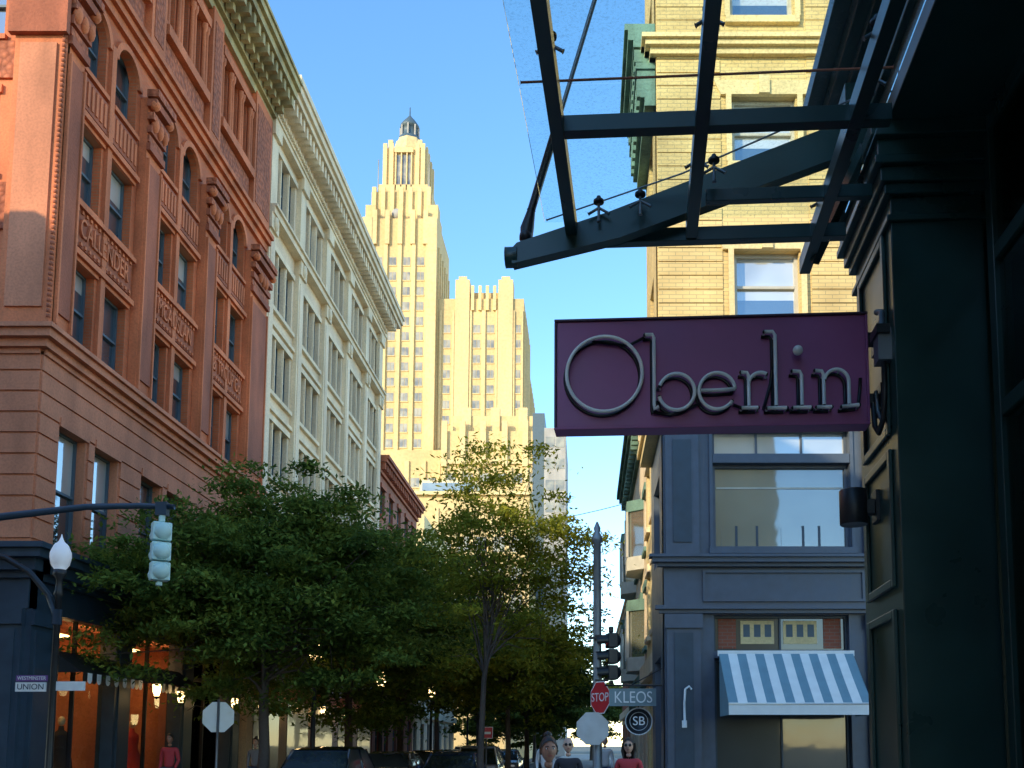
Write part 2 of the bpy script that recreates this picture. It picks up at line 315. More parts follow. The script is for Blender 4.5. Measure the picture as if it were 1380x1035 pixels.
# ------------------------------------------------------------------ red sandstone store building (left corner)
def red_store():
    root=empty('brick_department_store')
    mb=MB(); F=Face(mb,'x+',-12.0); G=Face(mb,'y-',20.5)
    TOP=25.2
    mb.box(-26,-12.34,20.84,34.2,4.8,TOP-.1,'terra_d')
    mb.box(-26,-14.3,20.95,34.2,0,4.79,'terra_d')
    bays=[21.35+4.05*i for i in range(3)]
    cols=[c for b in bays for c in ((b,b+1.15),(b+1.6,b+2.75))]
    rowz=[(6.05,8.85),(10.95,12.95),(14.45,16.35)]
    rows=[(a,b,cols) for a,b in rowz]+[(17.75,19.6,cols)]
    small=[(b+.15+.9*j,b+.7+.9*j) for b in bays for j in range(3)]
    rows.append((21.9,24.1,small))
    gcols=[(-14.5,-13.3),(-16.2,-15.0),(-18.6,-17.4),(-20.3,-19.1),(-22.6,-21.4),(-24.3,-23.1)]
    F.wall(20.5,34.2,5.9,10.4,[r for r in rows if r[1]<10],'brown'); F.wall(20.5,34.2,10.4,TOP,[r for r in rows if r[0]>10],'brick')
    grow=[(a,b,gcols) for a,b,_ in rows[:4]]+[(21.9,24.1,gcols)]
    G.wall(-26,-12.35,5.9,10.4,[grow[0]],'brown'); G.wall(-26,-12.35,10.4,TOP,grow[1:],'terra')
    rb=random.Random(5)
    for FF,cc in ((F,cols),(G,gcols)):
        for i,(a,b) in enumerate(cc):
            for (z0,z1) in rowz:
                FF.win(a,b,z0,z1,g='gl' if (FF is G and z0>10) else 'g',rec=.24,sill='brown' if z0<10 else 'terra',blind=rb.choice([0,0,.2,.35,.48]))
            FF.win(a,b,17.75,19.6,rec=.26,sill='terra')
            FF.arch(a,b,19.6-.575,19.62,'brick',-.2,-.002)
            c=(a+b)/2; r0=.575; n=12
            for j in range(n):
                t0=math.pi*j/n;t1=math.pi*(j+1)/n
                zz=19.6-.575
                FF.poly([(c-r0*math.cos(t0),zz+r0*math.sin(t0)),(c-r0*math.cos(t1),zz+r0*math.sin(t1)),(c-(r0+.16)*math.cos(t1),zz+(r0+.16)*math.sin(t1)),(c-(r0+.16)*math.cos(t0),zz+(r0+.16)*math.sin(t0))],.001,.09,'terra')
            for (z0,z1) in rowz: FF.box(a-.06,b+.06,z1,z1+.2,.002,.07,'terra' if z0>10 else 'brown')
    for (a,b) in small: F.box(a,b,21.9,24.1,-.3,-.25,'g')
    for (a,b) in gcols: G.box(a,b,21.9,24.1,-.3,-.25,'g')
    for b in bays:
        for j in range(4):
            c=b+.0+.9*j+(.02 if j==0 else 0)-.02
            for q in (-.09,.09):
                mb.lathe([(.1,0),(.1,.1),(.07,.16),(.06,1.9),(.1,2.0),(.11,2.15)],(-11.93,c+q+.03,21.92),'terra',8)
        F.box(b-.1,b+2.85,21.6,21.9,.003,.25,'terra'); F.box(b-.1,b+2.85,24.1,24.4,.003,.2,'terra')
        F.box(b-.05,b+2.8,20.6,21.55,.003,.07,'carved')
    piers=[(20.42,21.15)]+[(b-1.05,b-.2) for b in bays[1:]]+[(bays[2]+2.95,34.1)]
    for (a,b) in piers:
        F.box(a,b,10.85,19.0,.004,.22,'terra')
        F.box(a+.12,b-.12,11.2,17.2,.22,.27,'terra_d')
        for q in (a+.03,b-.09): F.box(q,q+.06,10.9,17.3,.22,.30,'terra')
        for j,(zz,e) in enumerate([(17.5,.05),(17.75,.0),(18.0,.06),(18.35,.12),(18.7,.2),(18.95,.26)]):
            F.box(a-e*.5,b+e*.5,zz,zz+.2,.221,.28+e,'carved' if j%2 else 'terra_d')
        c=(a+b)/2
        for q in (-.28,0,.28): mb.sphere((-11.64,c+q,18.25+.1*abs(q)),(.11,.12,.22),'terra',8)
        for q in (a,b): mb.sphere((-11.6,q,18.75),(.14,.14,.14),'terra',8)
        F.box(a,b,20.5,25.0,.004,.2,'terra'); F.box(a+.15,b-.15,20.9,24.6,.2,.22,'carved')
    for a,b in [(-12.9,-12.0+.22),(-17.3,-16.35),(-21.3,-20.4)]:
        G.box(a,b,10.85,19.0,.004,.22,'terra'); G.box(a+.15,b-.15,11.2,17.4,.22,.27,'brown')
        G.box(a-.1,b+.1,17.6,18.9,.221,.36,'terra_d'); G.box(a,b,20.5,25.0,.004,.2,'terra')
    G.box(-17.2,-12.95,13.1,14.2,.003,.06,'carved'); G.box(-17.2,-12.95,16.7,17.6,.003,.06,'carved')
    for z in np.arange(11,25,.12): mb.sphere((-11.8,20.3,z),(.06,.06,.06),'terra_d',6)
    for b in bays:
        F.box(b+1.27,b+1.48,10.9,19.2,.003,.1,'terra')
        for zz in (13.05,16.45):
            F.box(b-.1,b+2.85,zz,zz+.14,.004,.16,'terra')
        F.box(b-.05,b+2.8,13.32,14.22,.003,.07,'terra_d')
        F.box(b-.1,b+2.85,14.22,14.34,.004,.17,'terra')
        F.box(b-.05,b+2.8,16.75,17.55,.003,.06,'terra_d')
        for j in range(14):
            c=b+.1+j*.2
            F.box(c-.05,c+.05,16.85,17.45,.06,.09,'terra')
            F.box(c-.04,c+.04,13.34,13.42,.07,.11,'terra'); F.box(c-.04,c+.04,14.12,14.2,.07,.11,'terra')
    for FF,(s0,s1) in ((F,(20.1,34.3)),(G,(-26,-11.6))):
        for z0,z1,d in [(10.2,10.32,.1),(10.32,10.5,.2),(10.5,10.68,.34),(10.68,10.78,.42)]:
            FF.box(s0 if FF is G else 20.5,s1 if FF is F else -12.0,z0,z1,.001,d,'brown')
        for z0,z1,d in [(19.9,20.15,.12),(20.15,20.35,.24),(20.35,20.5,.34)]:
            FF.box(s0 if FF is G else 20.5,s1 if FF is F else -12,z0,z1,.001,d,'terra')
        z=6.1
        cc=cols if FF is F else gcols
        lo,hi=(20.5,34.2) if FF is F else (-26,-12.0)
        while z<10.0:
            if z+.4>8.9: segs=[(lo,hi)]
            else:
                segs=[];s=lo
                for a,b in sorted(cc): segs.append((s,a-.09)); s=b+.09
                segs.append((s,hi))
            for a,b in segs:
                if b-a>.05: FF.box(a,b,z,z+.42,.001,.045,'brown')
            z+=.47
    mb.box(-12.0,-11.58,20.08,20.5,10.68,10.78,'brown'); mb.box(-12,-11.66,20.16,20.5,10.5,10.68,'brown'); mb.box(-12,-11.8,20.3,20.5,10.32,10.5,'brown')
    mb.box(-12,-11.66,20.16,20.5,20.35,20.5,'terra')
    for z0,z1,d in [(24.9,25.2,.15),(25.2,25.5,.3),(25.95,26.25,1.05),(26.25,26.5,1.18),(26.5,26.62,1.25)]:
        F.box(20.5,34.25,z0,z1,-.35,d,'corn'); G.box(-26,-12+d,z0,z1,-.34,d,'corn')
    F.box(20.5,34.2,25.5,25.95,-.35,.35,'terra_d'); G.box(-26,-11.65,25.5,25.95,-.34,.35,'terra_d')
    s=20.6
    while s<34.1:
        F.poly([(s,25.3),(s+.2,25.3),(s+.2,25.94),(s,25.94)],.35,.6,'corn'); F.box(s,s+.2,25.55,25.94,.6,.95,'corn')
        s+=.46
    s=-25.8
    while s<-11.8: G.box(s,s+.2,25.4,25.94,.35,.9,'corn'); s+=.46
    mb.box(-26,-12.3,20.9,34.2,26.62,26.9,'grayst')
    for z0,z1,d in [(5.2,5.35,.15),(5.35,5.6,.3),(5.6,5.78,.5),(5.78,5.9,.6)]:
        F.box(20.5,34.2,z0,z1,-.3,d,'navyd'); G.box(-26,-12+d,z0,z1,-.29,d,'navyd')
    F.box(20.5,34.2,4.55,5.2,-.3,.05,'navyd'); G.box(-26,-11.95,4.55,5.2,-.29,.05,'navyd')
    for a in (20.5,24.3,28.3,32.3):
        F.box(a,a+.85,0,4.55,-.3,.12,'navyd'); F.box(a+.15,a+.7,.5,4.1,.12,.16,'navyd'); F.box(a-.03,a+.88,4.2,4.5,.121,.2,'navyd')
    for a in (-12.95,-17.4,-21.6,-25.9):
        G.box(a,a+.93,0,4.55,-.28,.12,'navyd'); G.box(a+.15,a+.8,.5,4.1,.12,.16,'navyd'); G.box(a-.03,a+.96,4.2,4.5,.121,.2,'navyd')
    for a in (21.35,25.15,29.15):
        F.box(a,a+2.95,0,.5,-.25,.05,'navyd'); F.box(a,a+2.95,3.6,3.7,-.25,0,'black')
        F.box(a+1.45,a+1.5,.5,4.55,-.22,-.12,'black'); F.box(a,a+2.95,.5,4.55,-.2,-.19,'gshop')
    for a in (-16.45,-20.65,-24.95): G.box(a,a+3.48,0,.5,-.25,.05,'navyd'); G.box(a,a+3.48,.5,4.55,-.3,-.22,'gs')
    mb.box(-14.25,-14.1,20.95,34,0,4.5,'brown'); mb.box(-14.2,-12.3,20.95,34,.4,.45,'cream2'); mb.box(-14.09,-12.35,24.7,24.8,.45,4.5,'brown'); mb.box(-14.09,-12.35,28.7,28.8,.45,4.5,'brown'); mb.box(-14.09,-12.35,32.7,32.8,.45,4.5,'brown')
    for a in (21.6,25.4,29.4):
        for z in (1.2,2.0,2.8):
            mb.box(-14.08,-13.7,a,a+2.4,z,z+.05,'cream2')
            for j in range(7): mb.box(-14.0,-13.8,a+.1+.33*j,a+.28+.33*j,z+.06,z+.2+.06*((j*3)%4),('cloth_w','cloth_r','navyd','tan2')[j%4])
        for j in range(3): mb.box(-13.6,-12.9,a+.2+.8*j,a+.75+.8*j,4.3,4.36,'warm')
    mb.finish('walls_and_windows',root)
    aw=MB()
    for a,n in ((21.4,14),(25.2,14)):
        w=2.9
        aw.add([(-11.9,a,3.75),(-11.9,a+w,3.75),(-11.2,a+w,3.25),(-11.2,a,3.25)],[(0,1,2,3)],'black')
        aw.add([(-11.9,a,3.75),(-11.2,a,3.25),(-11.9,a,3.25)],[(0,1,2)],'black')
        for j in range(n):
            c=a+w*(j+.5)/n; r=w/n/2
            P=[(-11.19,c-r,3.25)]+[(-11.19,c-r*math.cos(math.pi*t/6),3.1-r*.9*math.sin(math.pi*t/6)) for t in range(7)]+[(-11.19,c+r,3.25)]
            aw.add(P,[tuple(range(len(P)))],'white_s' if j%2 else 'black')
    aw.finish('awning',root)
    for i,(w,b) in enumerate(zip(['CALLENDER','MCAUSLAN','& TROUP Co'],bays)):
        text(w,.66,(-11.92,b+1.38,13.76),(R(90),0,R(90)),'terra',.05,root,'frieze_lettering',sx=.66 if i<2 else .64)
    la=MB()
    for (y,z) in ((24.7,3.0),(26.2,2.9),(28.7,2.35),(30.2,2.9),(32.7,2.9)):
        la.tube([(-11.85,y,z+.3),(-11.6,y,z+.45),(-11.0,y,z+.3)],.02,'black',6)
        la.lathe([(.05,.3),(.12,.22),(.13,.2)],(-11.0,y,z),'black',10); la.lathe([(.06,-.12),(.10,0),(.11,.18)],(-11.0,y,z),'warm',8); la.lathe([(.01,-.2),(.08,-.12)],(-11.0,y,z),'black',8)
    la.finish('wall_lanterns',root)
    for (y,x,c) in ((21.9,-12.7,'cloth_r'),(22.7,-12.9,'cloth_w'),(23.6,-12.8,'cloth_b'),(26.1,-12.8,'cloth_w'),(27.3,-12.8,'cloth_r')):
        mm=MB(); mm.lathe([(.18,0),(.18,.04),(.02,.06),(.02,.9)],(x,y,.5),'black',12)
        mm.lathe([(.30,.45),(.26,.8),(.16,1.05),(.19,1.3),(.18,1.42),(.07,1.5),(.055,1.6)],(x,y,.5),c,14); mm.sphere((x,y,2.22),(.09,.08,.12),'cream',12)
        mm.finish('mannequin',root)
red_store()

# ------------------------------------------------------------------ cream commercial building
def cream_block():
    mb=MB(); F=Face(mb,'x+',-12.03)
    Y0,Y1=34.27,54.1
    mb.box(-26,-12.38,Y0,Y1,0,26.3,'cream')
    bays=[34.95+3.98*i for i in range(5)]
    cols=[(b+.0+.98*j,b+.82+.98*j) for b in bays for j in range(3)]
    rz=[(8.6,10.6),(11.8,13.9),(15.0,17.2),(18.3,20.55),(22.4,24.55)]
    F.wall(Y0,Y1,0,26.3,[(4.9,7.1,cols)]+[(a,b,cols) for a,b in rz],'cream')
    rnd=random.Random(3)
    for (a,b) in cols:
        for (z0,z1) in [(4.9,7.1)]+rz: F.win(a,b,z0,z1,g='gd',rec=.22,w=.04,blind=rnd.choice([0,0,0,0,.25]))
    for b in bays:
        for (z0,z1) in rz:
            F.box(b-.1,b+2.9,z0-.16,z0,.002,.14,'cream2'); F.box(b-.1,b+2.9,z1,z1+.22,.002,.09,'cream2')
            F.box(b+.86,b+.94,z0,z1,.002,.04,'cream2'); F.box(b+1.84,b+1.92,z0,z1,.002,.04,'cream2')
        F.box(b-.05,b+2.85,0.3,3.4,.002,.03,'gs'); F.box(b-.1,b+2.9,3.4,3.9,.002,.3,'brown')
    for i in range(6):
        a=34.95+3.98*i-.95 if i else Y0; e=a+.7
        if i==5: a,e=53.25,54.1
        F.box(a,e,7.6,25.1,.003,.2,'cream2'); F.box(a-.06,e+.06,20.9,21.5,.2,.3,'cream2'); F.box(a-.06,e+.06,24.6,25.1,.2,.32,'cream2')
        F.box(a+.15,e-.15,8.2,20.6,.2,.225,'cream')
        mb.sphere((-11.72,(a+e)/2,21.2),(.12,.2,.3),'cream2',8)
    for z0,z1,d in [(7.35,7.6,.3),(10.95,11.1,.13),(14.25,14.4,.13),(17.55,17.7,.13),(21.5,21.75,.36),(21.75,21.85,.45),(25.1,25.3,.3),(25.3,25.6,.36),(26.2,26.45,1.0),(26.45,26.75,1.12),(26.75,27.0,1.2)]:
        F.box(Y0+.01,Y1+(d if z0>25 else 0),z0,z1,.001,d,'cream2')
    F.box(Y0,Y1,25.6,26.2,-.3,.4,'cream')
    s=Y0+.1
    while s<Y1+.1:
        F.box(s,s+.18,25.72,26.19,.4,.9,'cream2'); s+=.45
    s=Y0+.05
    while s<Y1: F.box(s,s+.1,25.42,25.58,.36,.46,'cream2'); s+=.2
    mb.box(-26,-12.2,Y0,Y1,26.3,27.0,'grayst')
    for y in (37.8,41.8,45.8,49.8):   # lit shop lanterns
        mb.tube([(-11.9,y,3.3),(-11.4,y,3.4)],.02,'black',5); mb.lathe([(.06,-.12),(.11,0),(.11,.18)],(-11.4,y,3.1),'warm',8); mb.lathe([(.13,.18),(.03,.3)],(-11.4,y,3.1),'black',8)
    mb.finish('cream_office_building')
cream_block()

def generic_x(name,ax,X,xb,Y0,Y1,H,wall,trim,bayw,rows,winw,glassk='g',corn=.5,fr='frame'):
    mb=MB(); F=Face(mb,ax,X); sg=1 if ax=='x+' else -1
    mb.box(xb,X-sg*.34,Y0,Y1,0,H-.05,wall)
    n=max(1,int((Y1-Y0)/bayw)); off=(Y1-Y0-n*bayw)/2
    cols=[(Y0+off+bayw*(i+.5)-winw/2,Y0+off+bayw*(i+.5)+winw/2) for i in range(n)]
    F.wall(Y0,Y1,0,H,[(a,b,cols) for a,b in rows],wall)
    for (a,b) in cols:
        for (z0,z1) in rows:
            F.win(a,b,z0,z1,g=glassk,fr=fr,rec=.2); 
            F.box(a-.1,b+.1,z0-.15,z0,.002,.12,trim); F.box(a-.1,b+.1,z1,z1+.25,.002,.1,trim)
    for z0,z1,d in [(H-.9,H-.7,.15),(H-.3,H-.1,corn),(H-.1,H+.1,corn+.12)]: F.box(Y0,Y1,z0,z1,.001,d,trim)
    s=Y0+.1
    while s<Y1-.2: F.box(s,s+.2,H-.7,H-.3,.002,corn*.8,trim); s+=.6
    F.box(Y0,Y1,3.6,4.1,.001,.25,trim)
    return mb
mb=generic_x('a','x+',-12.0,-26,54.3,67,18.2,'redb','terra_d',2.5,[(1,3.2),(5,7),(8.4,10.4),(11.8,13.8),(15,16.6)],1.2); mb.finish('red_brick_building')
mb=generic_x('b','x+',-12.3,-26,67.2,90,14.5,'cream','cream2',3,[(1,3.2),(5,7),(8.4,10.4),(11,13)],1.4); mb.finish('low_commercial_building')
mb=generic_x('c','x-',2.0,14,24.2,31.6,12.3,'tan2','cream2',2.4,[(.8,3.2),(5,7),(8.4,10.4)],1.2,corn=.35); mb.finish('stone_rowhouse_shop')
mb=generic_x('d','x-',2.1,14,31.7,46,13.6,'cream','copper',2.8,[(.8,3.2),(5,7),(8.4,10.4)],1.3,corn=.5)
for (y0,z0,z1) in ((34.5,4.3,6.9),(34.5,8,10.6),(40,4.3,6.9),(40,8,10.6)):
    P=[(2.1,y0),(1.5,y0+.5),(1.5,y0+1.9),(2.1,y0+2.4)]
    mb.prism(P,z0,z0+.5,'framew','xy'); mb.prism(P,z1-.4,z1,'copper','xy'); mb.prism([(2.1,y0+.1),(1.58,y0+.55),(1.58,y0+1.85),(2.1,y0+2.3)],z0+.5,z1-.4,'gb','xy')
    for p in P[1:3]: mb.box(p[0]-.03,p[0]+.05,p[1]-.05,p[1]+.05,z0+.5,z1-.4,'framew')
mb.finish('bay_window_building')
mb=generic_x('e','x-',3.0,16,46.2,80,10.5,'redb','cream2',3,[(.8,3.2),(5,7),(8,9.6)],1.3); mb.finish('distant_brick_building')

# ------------------------------------------------------------------ tan building with navy shopfront (right corner)
def tan_corner():
    root=empty('tan_brick_corner_building')
    mb=MB(); P=20.4; F=Face(mb,'y-',P); S=Face(mb,'x-',1.58)
    mb.box(1.92,14,P+.34,24.1,8.9,26,'tan')
    cols=[(3.28,4.72),(6.7,8.1),(10,11.4)]
    rz=[(11.0,12.55),(14.6,16.2),(18.1,19.7),(21.6,23.2)]
    F.wall(1.58,14,8.9,26,[(a,b,cols) for a,b in rz],'tan')
    for (a,b) in cols:
        for (z0,z1) in rz:
            F.win(a,b,z0,z1,g='gl',fr='framew',rec=.2,w=.08)
            F.box(a-.12,b+.12,z0-.16,z0,.002,.12,'tan2')
            F.box(a-.14,a-.02,z0,z1,.08,.12,'tan2') ; F.box(b+.02,b+.14,z0,z1,.08,.12,'tan2')
            F.poly([(a-.25,z1),(b+.25,z1),(b+.4,z1+.34),(a-.4,z1+.34)],.002,.1,'tan2')
            F.box((a+b)/2-.12,(a+b)/2+.12,z1,z1+.42,.1,.16,'tan2')
            F.box(a+.1,b-.1,z0+.08,z0+.5,-.225,-.215,'g')
    for (a,b) in ((1.60,3.02),(4.98,6.4),(8.4,9.7)):
        z=9.1
        while z<25.4:
            F.box(a,b,z,z+.295,.001,.03,'tan'); z+=.32
    S.wall(P+.01,24.1,8.9,26,[(a,b,[(21.6,22.8)]) for a,b in rz],'tan')
    for a,b in rz: S.win(21.6,22.8,a,b,g='g',fr='framew')
    for z0,z1,d in [(8.7,8.9,.2),(8.9,9.05,.28),(17.15,17.3,.14),(17.3,17.42,.25),(17.42,17.52,.33),(10.15,10.28,.12),(25.4,25.7,.4),(25.7,26.1,.7)]:
        F.box(1.58-d,14,z0,z1,-.35,d,'tan2'); S.box(P+.001,24.1,z0,z1,-.3,d-.002,'tan2')
    for z0,z1,d in [(16.1,16.3,.25),(16.3,16.5,.35),(17.0,17.15,.45),(17.53,17.7,.5),(17.7,17.95,.62),(17.95,18.1,.7)]:
        S.box(P+.15,23.9,z0,z1,.002,d,'copper')
    S.box(P+.2,23.8,16.5,18.0,.002,.28,'copper')
    s=P+.2
    while s<23.7: S.box(s,s+.14,16.35,16.99,.28,.42,'copper'); S.box(s,s+.14,17.2,17.5,.28,.48,'copper'); s+=.33
    mb.box(2.02,14,P+.4,24.1,0,8.9,'navyd')
    F.wall(1.66,14,5.55,8.7,[(5.85,7.72,[(2.74,5.7),(6.9,9.8),(10.6,13.4)]),(7.92,8.5,[(2.74,5.7),(6.9,9.8),(10.6,13.4)])],'navy')
    S2=Face(mb,'x-',1.66); 
    S2.wall(P+.01,24.1,0,8.7,[(5.85,7.72,[(21.4,23.2)]),(.6,3.6,[(21.4,23.2)])],'navy'); S2.win(21.4,23.2,5.85,7.72); S2.win(21.4,23.2,.6,3.6,g='gs')
    for (a,b) in ((2.74,5.7),(6.9,9.8),(10.6,13.4)):
        F.win(a,b,5.85,7.72,g='gb',fr='navy',rail=False,w=.07); F.win(a,b,7.92,8.5,g='gl',fr='navy',rail=False,mull=2,w=.06)
        F.box(a-.1,b+.1,5.72,5.85,.002,.1,'navy'); F.box(a-.08,a-.01,5.85,8.5,.002,.05,'navy'); F.box(b+.01,b+.08,5.85,8.5,.002,.05,'navy'); F.box(a,b,7.72,7.92,.002,.04,'navy')
        F.box(a+.2,a+1.3,5.93,6.35,-.225,-.215,'gb'); F.box(a+1.5,b-.3,5.93,6.35,-.225,-.215,'gb')  # strips and bars on the pane imitate reflected windows of a facing building
        for q in (a+.5,a+.95,a+1.95,a+2.3): F.box(q,q+.05,5.93,6.38,-.215,-.2,'navyd')
        F.box(a+.1,b-.1,7.2,7.24,-.225,-.215,'framew')
        F.box(a-.25,b+.25,4.68,4.74,.03,.08,'navy'); F.box(a-.25,b+.25,5.3,5.36,.03,.08,'navy'); F.box(a-.25,a-.19,4.74,5.3,.03,.08,'navy'); F.box(b+.19,b+.25,4.74,5.3,.03,.08,'navy')
    F.wall(1.66,14,0,4.55,[(.55,3.48,[(2.72,5.6),(6.9,9.8),(10.6,13.4)]),(3.62,4.4,[(2.72,5.6),(6.9,9.8),(10.6,13.4)])],'navy')
    F.box(1.66,14,4.55,5.55,-.35,.03,'navy')
    for z0,z1,d in [(4.42,4.5,.12),(4.5,4.58,.2),(5.42,5.5,.15),(5.5,5.6,.26),(5.6,5.66,.32),(8.5,8.7,.12)]:
        F.box(1.66-d,14,z0,z1,.031,d+.03,'navy')
    for a,b in ((1.70,2.42),(5.95,6.62),(9.95,10.5)):
        F.box(a,b,0,4.4,.001,.14,'navy'); F.box(a+.16,b-.16,.6,4.0,.14,.165,'navyd'); F.box(a,b,5.68,8.45,.001,.13,'navy'); F.box(a+.16,b-.16,5.95,8.2,.13,.155,'navyd')
        F.box(a-.04,b+.04,4.1,4.4,.14,.2,'navy'); F.box(a-.04,b+.04,0,.3,.14,.2,'navy')
    for (a,b) in ((2.72,5.6),(6.9,9.8),(10.6,13.4)):
        F.win(a,b,.55,3.48,g='gs',fr='navyd',rail=False,mull=1); F.win(a,b,3.62,4.4,g='gs',fr='navyd',rail=False,mull=1,w=.05)
        F.box(a+.12,a+.5,3.7,4.34,-.225,-.215,'redb'); F.box(b-.5,b-.12,3.7,4.34,-.225,-.215,'redb')  # brick, stone and window patches laid on the transom glass as its reflection
        for q in (a+.6,a+1.52):
            F.box(q,q+.72,3.8,4.3,-.225,-.215,'tan2')
            for j in range(3): F.box(q+.06+.23*j,q+.2+.23*j,3.95,4.22,-.215,-.21,'frame')
    mb.finish('walls_and_windows',root)
    aw=MB(); x0,x1=2.8,5.62; n=15
    Y0,Z0,Y1,Z1=P-.17,3.55,P-1.42,2.47
    for i in range(n):
        a=x0+(x1-x0)*i/n; b=x0+(x1-x0)*(i+1)/n; k='blue_s' if i%2==0 else 'white_s'
        aw.add([(a,Y0,Z0),(b,Y0,Z0),(b,(Y0+Y1)/2,(Z0+Z1)/2-.02),(a,(Y0+Y1)/2,(Z0+Z1)/2-.02),(b,Y1,Z1),(a,Y1,Z1)],[(0,3,2,1),(3,5,4,2)],k)
        aw.add([(a,Y1,Z1),(b,Y1,Z1),(b,Y1-.01,Z1-.24),(a,Y1-.01,Z1-.24)],[(0,3,2,1)],'white_s')
    for x in (x0,x1): aw.add([(x,Y0,Z0),(x,Y1,Z1),(x,Y1,Z1-.24),(x,Y0,Z1-.24)],[(0,1,2,3)],'blue_s')
    aw.box(x0-.03,x1+.03,P-.17,P-.141,3.5,3.62,'white')
    aw.tube([(x0,Y1,Z1-.02),(x1,Y1,Z1-.02)],.02,'white',6)
    aw.finish('striped_awning',root)
    c=MB(); c.tube([(2.06,P-.2,2.05),(2.05,P-.24,2.5),(2.07,P-.26,2.8),(2.15,P-.26,2.86),(2.2,P-.22,2.8)],.025,'white',8); c.box(2.0,2.1,P-.22,P-.165,2.0,2.15,'white'); c.finish('awning_crank',root)
tan_corner()

# ------------------------------------------------------------------ towers
def grid(F,s0,s1,z0,z1,n,rp,ww,wh,pier='tower2',pd=.35,glassk='gt',pw=None):
    p=(s1-s0)/n; pw=pw or (p-ww)*.55
    for i in range(n+1):
        c=s0+p*i; F.box(max(s0,c-pw/2),min(s1,c+pw/2),z0,z1,.01,pd,pier)
    z=z0+.8
    while z+wh<z1-.5:
        for i in range(n):
            c=s0+p*(i+.5); 
            F.box(c-ww/2,c-.04,z,z+wh,.0,.04,glassk); F.box(c+.04,c+ww/2,z,z+wh,.0,.04,glassk)
            F.box(c-ww/2-.08,c+ww/2+.08,z-.18,z,.0,.14,pier)
        z+=rp
def tower():
    mb=MB()
    def blk(x0,x1,y0,y1,z0,z1): mb.box(x0,x1,y0,y1,z0,z1,'tower')
    YF=180
    blk(-43.7,-29.2,YF,196,0,104.5)
    F=Face(mb,'y-',YF); S=Face(mb,'x+',-29.2)
    grid(F,-41.9,-31.0,30,99,4,3.05,1.35,1.65,pd=.4); grid(S,181,195,30,99,5,3.05,1.2,1.65)
    F.box(-43.7,-41.9,0,104.5,.01,.7,'tower2'); F.box(-31.0,-29.2,0,104.5,.01,.7,'tower2')
    for x in np.linspace(-41.9,-31.9,5): F.box(x,x+.9,99,106,.01,.6,'tower2')
    blk(-45.6,-43.72,182,195,0,100); blk(-45.2,-43.9,183,194,100,106.5)
    for x in (-43.5,-31.2): blk(x,x+2.0,YF+.3,YF+3,104.5,107.5)
    blk(-42.6,-30.6,181.3,194.5,104.5,110.8)
    F2=Face(mb,'y-',181.3)
    for x in np.linspace(-42.4,-31.6,7): F2.box(x,x+.8,104.6,111.6,.01,.5,'tower2')
    blk(-41.6,-31.6,182,194,110.8,112.8)
    blk(-40.7,-32.3,182.5,192.5,112.8,120.8)
    F3=Face(mb,'y-',182.5)
    F3.box(-38.0,-35.0,111.6,119.6,.01,.06,'gt')
    for x in (-38.2,-37.1,-36.0,-35.05): F3.box(x,x+.22,111.6,119.8,.06,.5,'tower2')
    F3.box(-38.4,-34.6,119.6,120.6,.01,.6,'tower2')
    for x in (-40.7,-39.4,-34.2,-33.1): F3.box(x,x+.8,112.8,121.6,.01,.4,'tower2')
    S3=Face(mb,'x+',-32.3)
    for y in (183,185.2,188,190.5): S3.box(y,y+1.0,112.8,121.4,.01,.4,'tower2')
    mb.lathe([(4.0,120.8),(3.9,122.2),(3.2,122.4),(3.1,124.2),(2.6,124.4),(2.5,125.3)],(-36.5,187.5,0),'tower2',8,smooth=False)
    for x in (-39.9,-34.0): mb.box(x,x+.9,183.1,184.1,120.8,123.0,'tower2')
    mb.lathe([(2.3,125.2),(2.2,126.0),(1.7,126.2),(1.6,128.2),(2.0,128.4),(1.9,128.9),(1.2,129.9),(.6,130.6),(.15,131.2),(.1,133)],(-36.5,187.5,0),'frame',12)
    for j in range(8):
        q=j*math.pi/4; mb.box(-36.5+1.9*math.cos(q)-.15,-36.5+1.9*math.cos(q)+.15,187.5+1.9*math.sin(q)-.15,187.5+1.9*math.sin(q)+.15,126,128.4,'grayst')
    for x in (-41.5,-31.4): mb.tube([(x,182,111),(x,182,118)],.09,'grayst',5)
    mb.lathe([(1.0,0),(.9,-.5)],(-37.4,180.7,105.8),'grayst',16,'y')
    blk(-28.9,-12.2,181,198,0,88.5); blk(-25.5,-16,182,197,88.5,90.2)
    W=Face(mb,'y-',181); WS=Face(mb,'x+',-12.2)
    for (a,b) in ((-25.6,-22.8),(-17.2,-14.3)): mb.box(a,b,180.5,184,60,92.2,'tower2'); mb.box(a+.6,b-.6,180.8,184,92.2,93.0,'tower2')
    grid(W,-28.6,-25.7,35,86,1,3.05,1.3,1.6); grid(W,-22.7,-17.3,35,86,2,3.05,1.35,1.6); grid(W,-14.2,-12.3,35,86,1,3.05,.9,1.6)
    grid(WS,181.5,197.5,35,86,5,3.05,1.3,1.6)
    for x in np.linspace(-22.5,-18.2,4): W.box(x,x+.6,86,91,.01,.5,'tower2')
    blk(-28,-12.0,198,214,0,80); grid(Face(mb,'x+',-12.0),198.5,213.5,35,78,5,3.05,1.3,1.6)
    blk(-25.5,-7.2,165,179,0,56.5); blk(-23.6,-9.4,166,179,56.5,59.6)
    B=Face(mb,'y-',165); BS=Face(mb,'x+',-7.2)
    grid(B,-25,-7.6,20,50,6,3.3,1.5,1.7); grid(BS,165.5,178.5,20,50,4,3.3,1.4,1.7)
    for x in (-25.4,-22.2,-18.6,-14.8,-11.2,-8.2): B.box(x,x+1.0,50,58.2,.01,.6,'tower2')
    for x in (-22.0,-16.9,-12): mb.box(x,x+1.6,165.6,167,56.5,61,'tower2')
